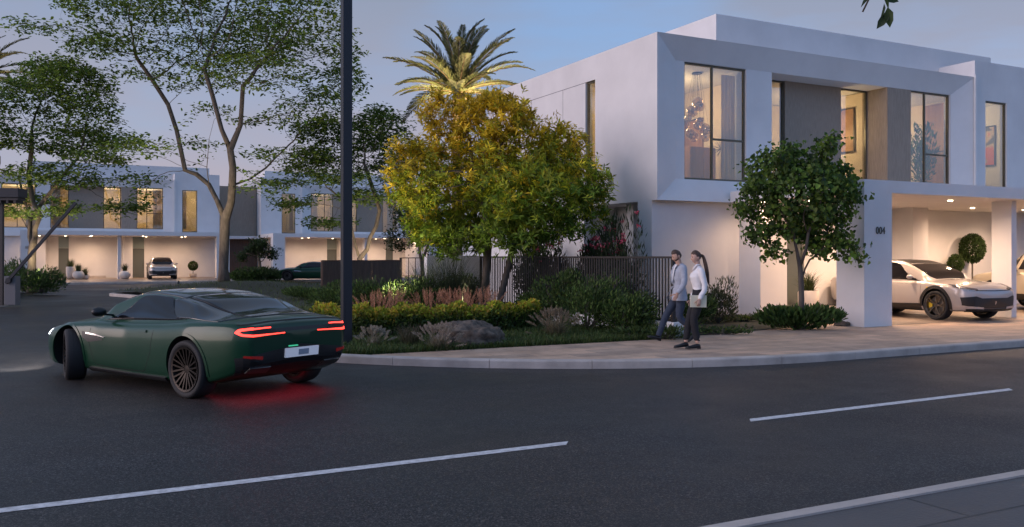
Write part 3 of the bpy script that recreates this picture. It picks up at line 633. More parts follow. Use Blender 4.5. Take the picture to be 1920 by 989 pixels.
# --- dark two-stemmed tree behind the railing
D4 = 52.0; k4 = D4 / F
def T(px, py, dy=0): return ((px - 792) * k4, dy, ZC - .12 + (481 - py) * k4)
bl = [(760, 440, 40, 25), (800, 425, 40, 25), (740, 462, 22, 12), (845, 440, 35, 28), (790, 400, 45, 25), (830, 465, 25, 14), (755, 400, 25, 22)]
trunk = [[(0, 0, -.1), T(792, 505), T(791, 492)], [2, T(787, 475), T(786, 460), T(782, 445)], [2, T(797, 475), T(803, 458), T(808, 442)]]
make_tree('garden_tree', 'small dark twin stemmed tree standing behind the open bar railing', atd(792, D4, .12), trunk, px_blobs(bl, 792, D4, .12, .7, rg), 60, .3, .25, .012, .12, lf_spray(3500, .2, [(.035, .055, .025), (.05, .07, .025)], .2, .6), seed=8)

# --- yellow-green tree on two leaning stems
D5 = 23.6; k5 = D5 / F; z5 = .32
bl = [(830, 215, 50, 45), (930, 225, 80, 50), (870, 300, 85, 55), (790, 345, 55, 45), (985, 295, 75, 60), (1055, 285, 60, 55), (1095, 345, 50, 45), (1000, 375, 95, 55), (885, 395, 95, 55), (805, 415, 55, 45), (950, 445, 85, 26), (1075, 400, 55, 38), (762, 375, 28, 26), (850, 450, 55, 20), (920, 185, 45, 22), (1110, 365, 35, 25), (1030, 425, 60, 28), (775, 310, 35, 35), (1040, 245, 40, 30), (890, 455, 50, 18), (940, 335, 80, 60), (950, 395, 85, 45), (1010, 335, 60, 40)]
def T(px, py, dy=0): return ((px - 925) * k5, dy, ZC - z5 + (481 - py) * k5)
trunk = [[(-.26, .0, -.15), T(909, 545), T(913, 500), T(915, 460), T(912, 420), T(905, 380), T(898, 330)]]
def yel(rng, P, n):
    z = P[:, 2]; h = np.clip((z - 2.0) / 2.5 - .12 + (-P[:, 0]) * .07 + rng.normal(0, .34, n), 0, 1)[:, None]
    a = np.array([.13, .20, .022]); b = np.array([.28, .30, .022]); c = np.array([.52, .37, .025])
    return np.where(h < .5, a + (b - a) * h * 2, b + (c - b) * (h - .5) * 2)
def yellow_tree():
    rng = np.random.default_rng(21); r = thing('golden_tree', 'rounded tree with yellow orange young leaves on two stems by the slat fence', 'tree', atd(925, D5, z5))
    bb = px_blobs(bl, 925, D5, z5, 1.1, rng, .9); pts = blob_pts(rng, bb, 330, shell=.45)
    nodes = [(-.26, 0, -.15), T(909, 545), T(913, 500), T(915, 460), T(912, 420), T(905, 380), T(898, 330), (.13, -.15, -.15), T(938, 560, -.1), T(948, 520, 0), T(958, 480, .1), T(967, 440, .1), T(975, 395, .1), T(985, 350, .1)]
    par = [-1, 0, 1, 2, 3, 4, 5, -1, 7, 8, 9, 10, 11, 12]
    nodes, par = colonize(rng, pts, nodes, par, .22, .2)
    me, rad, ch = skeleton_mesh('trunk', nodes, par, .006, .105, flare=1.15); link('trunk', me, M['bark'], r)
    thin = np.array([i for i in range(len(nodes)) if par[i] >= 0 and rad[i] < .0125])
    extra = rng.choice(thin, 6500)
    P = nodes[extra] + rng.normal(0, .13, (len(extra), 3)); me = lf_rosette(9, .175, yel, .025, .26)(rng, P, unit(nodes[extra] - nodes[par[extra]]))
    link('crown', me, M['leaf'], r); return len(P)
print('yellow rosettes', yellow_tree())

# --- small round tree in front of the villa
D6 = 20.2; k6 = D6 / F; z6 = .12
bl = [(1510, 298, 55, 32), (1445, 330, 55, 42), (1572, 338, 48, 42), (1505, 365, 85, 50), (1422, 385, 42, 36), (1578, 380, 26, 34), (1552, 430, 48, 42), (1450, 435, 45, 28), (1570, 460, 26, 28), (1500, 420, 60, 30), (1408, 350, 26, 22), (1540, 280, 24, 18), (1455, 300, 30, 22), (1445, 478, 22, 8), (1590, 482, 16, 8)]
def T(px, py, dy=0): return ((px - 1503) * k6, dy, ZC - z6 + (481 - py) * k6)
def round_tree():
    rng = np.random.default_rng(33); r = thing('garden_tree', 'small round crowned tree in front of the villa, low bush round its foot', 'tree', atd(1503, D6, z6))
    pts = blob_pts(rng, px_blobs(bl, 1503, D6, z6, .75, rng, .95), 260, shell=.55)
    nodes = [(0, 0, -.05), T(1503, 560), T(1502, 530), T(1500, 500), T(1494, 470), T(1487, 435), T(1512, 505, .1), T(1522, 488, .15), T(1508, 470, -.1), T(1512, 435, -.15), T(1545, 472, .2)]
    par = [-1, 0, 1, 2, 3, 4, 2, 6, 3, 8, 7]
    nodes, par = colonize(rng, pts, nodes, par, .16, .14)
    me, rad, ch = skeleton_mesh('trunk', nodes, par, .004, .062, flare=1.2); link('trunk', me, M['barkd'], r)
    thin = np.array([i for i in range(len(nodes)) if par[i] >= 0 and rad[i] < .0085]); n = 7600; ix = rng.choice(thin, n); Q = nodes[ix] + rng.normal(0, .10, (n, 3)); d = rng.normal(0, .55, (n, 3)) + [0, 0, -.55]; nn = unit(nodes[ix] - [0, 0, 2.9]) + rng.normal(0, .5, (n, 3)) + [0, 0, .5]
    l = .10 * rng.uniform(.5, 1.3, n)
    link('crown', leaves_mesh('crown', Q, d, nn, l, l * .95, pick_cols(rng, n, [(.06, .105, .022), (.08, .14, .026), (.042, .075, .02), (.12, .19, .03)]), HEART), M['leaf'], r); return n
print('round tree leaves', round_tree())

# --- palms
def palm(label, loc, h, nf, FL, seed, lean=(0, 0), glow=None):
    rng = random.Random(seed); r = thing('palm_tree', label, 'tree', loc)
    mb = MB(); pts, rr = [], []
    for i in range(25):
        t = i / 24; pts.append((lean[0] * t * t, lean[1] * t * t, -.1 + (h + .1) * t)); rr.append((.27 - .07 * t + .03 * (i % 2)) * (1.25 if t > .93 else 1))
    mb.tube(pts, rr, 12); mb.build('trunk', M['palmbark'], r, smooth=True)
    top = Vector((lean[0], lean[1], h))
    for q in range(nf):
        az = q * 2.39996 + rng.uniform(-.2, .2); el = R(88 - 98 * (q / nf) ** .9 + rng.uniform(-6, 6)); L = FL * rng.uniform(.85, 1.08); droop = rng.uniform(.5, .95)
        pts = []; p = top.copy(); e = el; n_ = 14
        for i in range(n_ + 1):
            pts.append(p.copy()); t = i / n_; d = Vector((math.cos(az) * math.cos(e), math.sin(az) * math.cos(e), math.sin(e))); p = p + d * (L / n_); e -= droop * (.02 + .13 * t) * (1 if el > 0 else .6)
        ra = MB(); ra.tube(pts, [.035 * (1 - .85 * i / n_) + .004 for i in range(n_ + 1)], 5); 
        P, Dd, Nn, Ls = [], [], [], []
        for i in range(68):
            t = .08 + .92 * i / 67; f = t * n_; a = min(int(f), n_ - 1); c = pts[a].lerp(pts[a + 1], f - a); tg = (pts[a + 1] - pts[a]).normalized()
            sd_ = tg.cross(Vector((0, 0, 1))); sd_ = sd_.normalized() if sd_.length > .05 else Vector((math.sin(az), -math.cos(az), 0)); up = sd_.cross(tg)
            ln = .50 * math.sin(math.pi * (.16 + .80 * t)) ** .7 * FL / 3.4
            for s in (-1, 1):
                P.append(c); Dd.append(tg * (.85 + rng.uniform(-.1, .15)) + sd_ * s * .75 + up * (.28 + rng.uniform(-.12, .12))); Nn.append(up - sd_ * s * .3); Ls.append(ln * rng.uniform(.85, 1.1))
        Ls = np.array(Ls); cc = pick_cols(np.random.default_rng(seed * 100 + q), len(P), [(.10, .115, .045), (.13, .14, .06), (.085, .10, .04)])
        me = leaves_mesh('frond', np.array(P), np.array(Dd), np.array(Nn), Ls, .034 * FL / 3.4, cc, [(0, 0, 0), (.3, .5, .0), (.75, .35, -.3), (1, 0, -.8), (.75, -.35, -.3), (.3, -.5, .0)])
        fr_ = link('frond', me, M['frond'], r); ra.build('stalk', M['palmbark'], fr_, smooth=True)
    if glow:                            # floodlight clamped to the trunk, shining up into the crown
        for k_, a_ in enumerate(glow[1]):
            gx, gy = math.cos(a_), math.sin(a_); gp = Vector((lean[0] + gx * .62, lean[1] + gy * .62, h - 3.0))
            mb = MB(); mb.lathe([(.0, -.1), (.07, -.1), (.10, .08), (.085, .08), (.0, .05)], 14, gp); mb.bar((lean[0], lean[1], h - 3.1), (gp.x, gp.y, gp.z - .05), .03, .03); mb.build('floodlight', M['dark'], r)
            l = bpy.data.lights.new('palm_uplight', 'SPOT'); l.energy = glow[0]; l.spot_size = R(96); l.spot_blend = .8; l.color = (1, .74, .34); l.shadow_soft_size = .06
            o = bpy.data.objects.new('palm_uplight', l); COL.objects.link(o); o.parent = r; o.location = gp + Vector((0, 0, .12)); o.rotation_euler = (R(180) - gy * .14, gx * .14, 0)
    return r
palm('date palm behind the golden tree, its fronds lit from below', atd(856, 40, .12), 9.1, 46, 3.5, 5, (.1, 0), (900, (-.5, -1.7, -2.7, 1.2)))
palm('tall palm cut by the left frame edge behind the dark tree', atd(-45, 56, .12), 13.0, 30, 3.9, 9, (0, 0), (420, (-.6, -2.2)))

# --- generic shrubs, grasses, hedges
def shrub(name, label, loc, rx, ry, h, n, L, cols, group=None, seed=0, shape=OVAL, wr=.5, up=.6, cat='shrub', lumps=7, flowers=None):
    rng = np.random.default_rng(seed + 100); r = thing(name, label, cat, loc, 0, group)
    cen = np.concatenate([rng.uniform(-.55, .55, (lumps, 2)) * [rx, ry], rng.uniform(.20, .70, (lumps, 1)) * h], 1); cen[0] = (0, 0, h * .35)
    k = rng.integers(0, lumps, n); q = unit(rng.normal(size=(n, 3))); q *= rng.uniform(.35, 1, (n, 1)) ** .5; P = cen[k] + q * [rx * .52, ry * .52, h * .36] + rng.normal(0, .02, (n, 3)); P[:, 2] = np.maximum(P[:, 2], .02)
    d = unit(P - [0, 0, h * .15]) + rng.normal(0, .45, (n, 3)) + [0, 0, up]; nn = rng.normal(0, .5, (n, 3)) + unit(P - [0, 0, -.2]) + [0, 0, .4]; l = L * rng.uniform(.6, 1.3, n)
    link('foliage', leaves_mesh('foliage', P, d, nn, l, l * wr, pick_cols(rng, n, cols), shape), M['leaf'], r)
    mb = MB()
    for c in cen:
        for _ in range(3):
            e = c + rng.normal(0, .12, 3) * [rx, ry, h]; m_ = np.array([e[0] * .4, e[1] * .4, e[2] * .5]) + rng.normal(0, .03, 3); mb.tube([(e[0] * .08, e[1] * .08, -.03), m_, e], [.014, .010, .004], 5)
    mb.build('stem', M['barkd'], r, smooth=True)
    if flowers:
        fn, fc, fs, zmin = flowers; mb = MB(); idx = np.where(P[:, 2] > zmin * h)[0]; idx = rng.choice(idx, fn)
        Pf = P[idx] + unit(P[idx] - [0, 0, h * .4]) * .06; per = 10
        Q = np.repeat(Pf, per, 0) + rng.normal(0, .025, (fn * per, 3)); dd = rng.normal(0, 1, (fn * per, 3)) + [0, 0, .3]
        link('blossom', leaves_mesh('blossom', Q, dd, rng.normal(0, 1, (fn * per, 3)) + [0, 0, 1], fs, fs * .8, pick_cols(rng, fn * per, fc), OVAL), M['leaf'], r)
    return r
def blades(name, n, L, spread, base_r, cols, width=.008, droop=.7, seed=0, tipcols=None, P0=None, segs=4):
    rng = np.random.default_rng(seed + 7); a = rng.random(n) * 6.283
    if P0 is None: rr = base_r * rng.random(n) ** .5; a0 = rng.random(n) * 6.283; P0 = np.stack([rr * np.cos(a0), rr * np.sin(a0), np.zeros(n) - .02], 1)
    l = L * rng.uniform(.55, 1.12, n); tilt = np.abs(rng.normal(0, spread, n)); d0 = np.stack([np.cos(a), np.sin(a)], 1)
    side = np.stack([-np.sin(a), np.cos(a), np.zeros(n)], 1); V = np.empty((n, segs * 2 + 1, 3)); p = P0.copy(); ang = tilt.copy()
    for s in range(segs):
        wv = width * (1 - .75 * s / segs); V[:, 2 * s] = p - side * wv; V[:, 2 * s + 1] = p + side * wv
        st = (l / segs)[:, None]; p = p + np.concatenate([d0 * np.sin(ang)[:, None], np.cos(ang)[:, None]], 1) * st; ang = ang + droop * (s + 1) / segs * rng.uniform(.4, 1.2, n) * .8
    V[:, 2 * segs] = p; tri = []
    for s in range(segs - 1): tri += [(2 * s, 2 * s + 1, 2 * s + 3), (2 * s, 2 * s + 3, 2 * s + 2)]
    tri.append((2 * segs - 2, 2 * segs - 1, 2 * segs)); base = (np.arange(n) * (2 * segs + 1))[:, None, None]
    c = pick_cols(rng, n, cols); cc = np.repeat(c[:, None], 2 * segs + 1, 1)
    if tipcols is not None:
        t = pick_cols(rng, n, tipcols); wts = np.linspace(0, 1, 2 * segs + 1)[None, :, None] ** 1.3; cc = cc * (1 - wts) + t[:, None] * wts
    return np_mesh(name, V.reshape(-1, 3), (base + np.array(tri)[None]).reshape(-1, 3), cc.reshape(-1, 3)), P0, p
def grass_clump(name, label, loc, n, L, spread, base_r, cols, group=None, seed=0, tip=None, width=.006, droop=.7, plumes=None):
    r = thing(name, label, 'ornamental grass', loc, 0, group); me, _, _ = blades('blade_tuft', n, L, spread, base_r, cols, width, droop, seed, tip); link('blade_tuft', me, M['grass'], r)
    if plumes:
        pn, pl, pc = plumes; rng = np.random.default_rng(seed + 55); P, D, Nn, Ls = [], [], [], []; mb = MB()
        for i in range(pn):
            a = rng.random() * 6.283; t = abs(rng.normal(0, spread * .85)); d = np.array([math.cos(a) * math.sin(t), math.sin(a) * math.sin(t), math.cos(t)]); b = np.array([math.cos(a), math.sin(a), 0]) * base_r * .5
            e = b + d * L * rng.uniform(.75, 1.0); mb.tube([b, e], [.003, .002], 4); hp = pl * rng.uniform(.8, 1.2)
            for k in range(80):
                s = k / 79; c = e + (d + np.array([d[0], d[1], 0]) * .35 * s) * hp * s; P.append(c); v = rng.normal(0, 1, 3); v -= d * v.dot(d); D.append(d * 1.3 + v / np.linalg.norm(v)); Nn.append(rng.normal(0, 1, 3)); Ls.append(.055 * math.sin(math.pi * (.12 + .80 * s)))
        Ls = np.array(Ls); link('plume', leaves_mesh('plume', np.array(P), np.array(D), np.array(Nn), Ls, .0055, pick_cols(rng, len(P), pc), LANCE), M['grass'], r)
    return r
def on_bed(px, py):
    p = at(px, py, .14)
    for _ in range(4): u, v = UV(p); p = at(px, py, hbed(u, v))
    return p
# hedge of two-toned leaves
def hedge():
    rng = np.random.default_rng(3); path = [on_bed(588, 632), on_bed(660, 640), on_bed(760, 636), on_bed(860, 630), on_bed(950, 624), on_bed(1010, 618)]
    path = [Vector(p) for p in path]; o = path[2].copy(); o.z = .12; seg = np.array([p - o for p in path]); n = 15000; t = rng.random(n) * (len(path) - 1); i = t.astype(int); f = (t - i)[:, None]; c = seg[i] * (1 - f) + seg[np.minimum(i + 1, len(path) - 1)] * f
    hgt = .62 + .05 * np.sin(t * 7) + .04 * np.sin(t * 17 + 1); z = rng.random(n) ** .55 * hgt; wv = .48 * np.sqrt(np.clip(1 - (z / hgt) ** 4, .05, 1)); y = rng.uniform(-1, 1, n); y = np.sign(y) * np.abs(y) ** .5 * wv
    P = np.stack([c[:, 0] + rng.normal(0, .03, n), c[:, 1] + .3 + y, z], 1); d = np.stack([rng.normal(0, .6, n), y * .9 + rng.normal(0, .4, n), rng.uniform(0, 1.2, n)], 1); l = .075 * rng.uniform(.6, 1.4, n)
    top = np.clip((z / hgt - .62) * 3.2 + rng.normal(0, .22, n), 0, 1)[:, None]; g = pick_cols(rng, n, [(.045, .075, .018), (.065, .10, .02), (.035, .06, .016)]); yv = pick_cols(rng, n, [(.38, .38, .03), (.25, .30, .025), (.44, .29, .04)])
    r = thing('hedge', 'low clipped hedge with yellow tipped leaves along the bed behind the boulder', 'hedge', o)
    link('foliage', leaves_mesh('foliage', P, d, rng.normal(0, .5, (n, 3)) + [0, -.5, .8], l, l * .55, g * (1 - top) + yv * top, OVAL), M['leaf'], r); mb = MB()
    for k in range(120):
        t = rng.random() * (len(path) - 1.001); i = int(t); c = seg[i] * (1 - t + i) + seg[i + 1] * (t - i); mb.tube([(c[0], c[1] + .3, 0), (c[0] + rng.normal(0, .08), c[1] + .3 + rng.normal(0, .12), .5)], [.008, .003], 4)
    mb.build('stem', M['barkd'], r)
hedge()
PINK = [(.56, .27, .15), (.64, .34, .20), (.46, .22, .13)]
for i, (px, py) in enumerate(((702, 616), (735, 612), (805, 611), (842, 608), (872, 611), (908, 607))):
    grass_clump('fountain_grass', 'pink plumed fountain grass clump in the row behind the yellow tipped hedge', on_bed(px, py), 260, .55, .42, .14, [(.08, .085, .03), (.11, .10, .04)], 'pink plumed grasses behind the hedge', i, [(.2, .13, .08)], plumes=(34, .34, PINK))
BE = [(.20, .17, .10), (.28, .24, .16), (.12, .125, .05)]
grass_clump('feather_grass', 'smallest pale spiky grass tuft, close to the lamp post', on_bed(700, 651), 360, .30, .75, .10, [(.10, .10, .04), (.14, .13, .06)], None, 31, [(.42, .36, .27)], .005, .6, (50, .10, [(.42, .36, .27), (.5, .44, .34)]))
grass_clump('feather_grass', 'pale feathery grass tuft directly in front of the boulder', on_bed(822, 657), 600, .38, .80, .15, [(.10, .115, .035), (.13, .14, .05)], None, 32, [(.36, .29, .22)], .006, .75, (70, .15, [(.36, .29, .22), (.44, .37, .29)]))
grass_clump('feather_grass', 'beige feathery grass tuft right of the boulder before the green bush', on_bed(1040, 632), 650, .48, .80, .15, [(.10, .10, .035), (.13, .13, .05)], None, 33, [(.30, .24, .16)], .006, .75, (70, .16, [(.26, .20, .13), (.33, .26, .18)]))
grass_clump('ornamental_grass', 'thin dark grass tuft between pale tufts in front of the hedge', on_bed(768, 652), 300, .5, .4, .15, [(.06, .075, .025)], None, 34, [(.16, .13, .09)])
# tall dark grasses along the far fence
DK = [(.028, .04, .018), (.04, .055, .022), (.022, .03, .016)]
for i, (px, py, L) in enumerate(((845, 590, 1.75), (800, 588, 1.5), (880, 590, 1.3), (1075, 600, 1.5), (1130, 604, 1.3), (680, 595, 1.2), (1020, 596, 1.2))):
    grass_clump('tall_grass', ['tall dark arching grass clump before the white garden wall', 'dark grass clump left of the tallest arching grass', 'dark grass clump at the foot of the golden tree', 'dark upright grass clump against the slat fence', 'dark grass clump half way along the slat fence', 'dark grass clump just right of the lamp post', 'dark grass clump between golden tree and green bush'][i], on_bed(px, py), 520, L, .38, .22, DK, 'dark tall grasses by the fences', 40 + i, [(.06, .075, .035)], .007, .55)
DG = [(.045, .078, .022), (.068, .11, .028), (.034, .06, .019), (.095, .145, .034)]
spec = [(1100, 622, .95, 1.15, 'dense green bush beside the beige grass tuft'), (1165, 628, .8, 1.05, 'dense green bush before the slat fence, nearest the plinth end'), (1050, 606, .8, 1.25, 'dark bush close behind the beige grass tuft'), (1140, 604, .9, 1.3, 'tall dark bush pressed against the slat fence'), (1010, 600, .6, .8, 'small green bush next to the golden tree trunks'),
        (700, 594, 1.0, 1.0, 'dark bush behind the hedge near the lamp post'), (765, 590, .95, 1.05, 'dark bush behind the hedge under the golden crown'), (870, 585, .8, 1.0, 'dark bush left of the golden tree trunks'), (640, 580, 1.1, .9, 'dark bush behind the lamp post'), (818, 578, 1.0, 1.1, 'dark bush in front of the white garden wall'), (585, 562, 1.2, .5, 'low spreading bush seen over the green car roof')]
for i, (px, py, r_, h, lb) in enumerate(spec):
    shrub('shrub', lb, on_bed(px, py), r_, r_ * .85, h, 3400, .085, DG, 'dense green shrubs in the corner bed', i, wr=.42)
for i, (px, py, lb) in enumerate(((1215, 637, 'low leafy plant at the foot of the white plinth'), (1250, 640, 'small leafy plant by the plinth end behind the man'), (1185, 640, 'low feathery bush in front of the plinth start'))):
    shrub('ground_plant', lb, at(px, py - 4), .5, .3, .26, 500, .10, [(.05, .08, .022), (.07, .10, .03)], None, 60 + i, LANCE, .3, .4, 'plant')
shrub('shrub', 'dark rosemary like shrub against the pale villa wall right of the couple', at(1345, 606, .13), .62, .5, 1.2, 3000, .11, [(.045, .055, .028), (.06, .075, .035)], None, 70, LANCE, .22, .9)
shrub('shrub', 'low dark shrub behind the walking woman', at(1300, 615, .13), .6, .5, .75, 2200, .10, DG, None, 71, LANCE, .3, .6)
for i, (px, py, lb) in enumerate(((1352, 627, 'thin strip of ground leaves by the path'), (1395, 603, 'low creeping plant along the villa wall foot'))):
    shrub('ground_plant', lb, at(px, py, .13), .7, .22, .16, 500, .07, DG, None, 74 + i, OVAL, .5, .4, 'plant')
shrub('bush', 'glossy low bush round the foot of the small round tree', at(1499, 618.5, .12) , 1.0, .55, .56, 3600, .115, [(.045, .085, .02), (.065, .115, .025), (.035, .065, .018)], None, 77, OVAL, .45, 1.1, 'shrub', 9)
OL = [(.030, .045, .020), (.042, .06, .024)]
FL_ = [(.62, .10, .16), (.70, .20, .24), (.5, .06, .12)]
for i, (u, v, h, r_, fl, lb) in enumerate(((-1.4, -.3, 2.8, .72, 26, 'oleander bush with most pink blossoms behind the slat fence'), (-1.3, 1.3, 2.5, .6, 14, 'oleander bush behind the slat fence nearest the villa corner'), (-1.6, 3.2, 2.3, .8, 7, 'oleander bush with few pale blossoms beside the golden tree'), (-1.3, 5.0, 2.3, .7, 4, 'farthest oleander bush behind the golden tree trunks'))):
    shrub('oleander', lb, W(u, v, .12), r_, r_ * .9, h, 2000, .22, OL, 'flowering oleanders behind the slat fence', 80 + i, LANCE, .17, .9, 'shrub', 9, (fl, FL_, .075, .6))
# left verge and far gardens
for i, (px, py, r_, h, lb) in enumerate(((75, 549, 1.1, 1.25, 'dark shrub at the foot of the far left tree'), (45, 545, 1.1, 1.5, 'taller dark shrub behind the barrier post'), (12, 550, 1.3, 1.2, 'dark shrub cut by the left frame edge'))):
    shrub('shrub', lb, at(px, py), r_, r_ * .8, h, 2400, .16, DG, 'dark shrubs on the left verge', 90 + i, LANCE, .3)
for i, (px, D, r_, h, lb) in enumerate(((455, 58, 1.1, .7, 'low clipped green shrub by the distant timber gate'), (480, 58, 1.5, 1.1, 'rounded dark shrub before the distant timber gate'), (500, 59, 1.0, .9, 'dark shrub at the nose of the distant green car'))):
    shrub('shrub', lb, atd(px, D, .12), r_, r_ * .7, h, 2200, .15, [(.035, .06, .018), (.05, .085, .02)], 'garden shrubs by the distant villas', 95 + i)
def small_tree(px, D, label):
    k = D / F; bl_ = [(480, 470, 28, 14), (500, 478, 16, 12), (462, 482, 16, 10), (490, 455, 18, 8)]; rng = np.random.default_rng(5)
    tt = lambda a, b: ((a - px) * k, 0, ZC - .12 + (481 - b) * k)
    make_tree('garden_tree', label, atd(px, D, .12), [[(0, 0, 0), tt(488, 505), tt(487, 492)]], px_blobs(bl_, px, D, .12, .5, rng), 110, .25, .2, .012, .09, lf_spray(2600, .17, [(.03, .05, .018), (.04, .065, .02)], .16, .6), seed=17)
small_tree(488, 59, 'small dark tree between the distant timber gate and green car')

# rocks
def rock(label, loc, sx, sy, sz, seed, name='boulder'):
    bm = bmesh.new(); bmesh.ops.create_icosphere(bm, subdivisions=5, radius=1); rng = np.random.default_rng(seed); from mathutils import noise as ns
    pl = [(Vector(rng.normal(size=3)).normalized(), rng.uniform(.66, .9)) for _ in range(11)] + [(Vector((.08, -.15, 1)).normalized(), .60), (Vector((-.45, -.2, 1)).normalized(), .68)]
    for v in bm.verts:
        p = v.co.copy()
        for n_, d in pl:
            e = p.dot(n_) - d
            if e > 0: p -= n_ * e * .9
        p += p.normalized() * (ns.noise(p * 2.2 + Vector((seed, 0, 0))) * .15 + ns.noise(p * 6) * .075 + ns.noise(p * 15) * .035)
        if p.z < .18: p.z = .18 + (p.z - .18) * .6
        s_ = math.exp(-((p.z - .35 + .12 * p.x) / .05) ** 2) * (1 if p.y < .2 else 0); p *= 1 - .10 * s_
        v.co = (p.x * sx, p.y * sy, p.z * sz)
    me = bpy.data.meshes.new(name); bm.to_mesh(me); bm.free(); me.polygons.foreach_set('use_smooth', [True] * len(me.polygons))
    return tag(link(name, me, M['rock'], None, loc, .3), label, 'rock')
rock('big grey layered boulder among the grasses in the corner bed', on_bed(878, 653) + Vector((0, .40, -.06)), .84, .58, .70, 4)
rock('small grey rock beside the villa column and the low bush', at(1584, 612, .12) + Vector((0, .1, -.04)), .24, .2, .24, 9, 'rock')

# short ground cover on the bed (grass nobody could count)
def ground_cover():
    rng = np.random.default_rng(77); P = []
    while len(P) < 46000:
        r0 = rng.random()
        if r0 < .62: v = -4.93 + 2.6 * rng.random() ** 1.4
        elif r0 < .85: v = rng.uniform(-2.5, 9)
        else: v = rng.uniform(9, 25.6)
        l = bed_left(v); u = rng.uniform(l + .02, -3.35 if v < 10 else 2)
        if r0 < .62 and rng.random() < .0: continue
        P.append(W(u, v, hbed(u, v) - .01))
    P = np.array(P); far = np.clip((np.linalg.norm(P[:, :2], axis=1) - 16) / 20, 0, 1)
    me, _, _ = blades('grass', len(P), .17, .55, 0, [(.06, .10, .022), (.08, .125, .028), (.048, .078, .02), (.11, .13, .04)], .0085, .9, 2, None, P, 3)
    tag(link('grass', me, M['grass']), kind='stuff')
ground_cover()

# ================================================================== CARS
M['green'] = mat('dark_green_paint', (.004, .040, .018), .32, metal=.1, coat=.55, spec=.2)
M['green'].node_tree.nodes['Principled BSDF'].inputs['Coat Roughness'].default_value = .10
M['whitecar'] = mat('pearl_white_paint', (.42, .385, .365), .32, metal=.25, coat=1.0)
M['champ'] = mat('champagne_paint', (.44, .39, .31), .38, metal=.3, coat=.6)
M['carglass'] = mat('dark_car_glass', (.008, .008, .010), .06, spec=.45)
M['blackp'] = mat('black_trim', (.012, .012, .013), .38)
M['blackg'] = mat('gloss_black_roof', (.010, .010, .011), .14, coat=.6)
M['gap'] = mat('panel_gap', (.004, .004, .004), .8)
M['tyre'] = mat('tyre_rubber', (.016, .016, .017), .75, bump=.2, bscale=60)
M['rim'] = mat('alloy_rim', (.13, .125, .12), .28, metal=1.0)
M['rimd'] = mat('bronze_rim', (.035, .030, .027), .4, metal=.9)
M['disc'] = mat('brake_disc', (.25, .24, .23), .35, metal=1.0)
M['calip'] = mat('yellow_caliper', (.65, .45, .03), .4)
M['tail'] = mat('red_tail_light', (.5, .01, .01), .3, emit=(1, .05, .035), estr=2.6)
M['reflr'] = mat('red_reflector', (.18, .008, .008), .25, emit=(1, .05, .04), estr=.04)
M['head'] = mat('headlight_lens', (.9, .93, 1), .15, emit=(.85, .92, 1), estr=6)
M['headoff'] = mat('headlight_glass', (.10, .10, .11), .08, spec=.9)
M['plate'] = mat('number_plate', (.62, .64, .70), .4, emit=(.8, .85, 1), estr=.12)
M['platein'] = mat('number_plate_blur', (.36, .38, .43), .5)
M['gmark'] = mat('green_badge', (.05, .5, .25), .4, emit=(.1, .9, .45), estr=.3)
M['chrome'] = mat('chrome', (.7, .7, .7), .12, metal=1)
M['yel'] = mat('yellow_shield', (.75, .50, .03), .4)

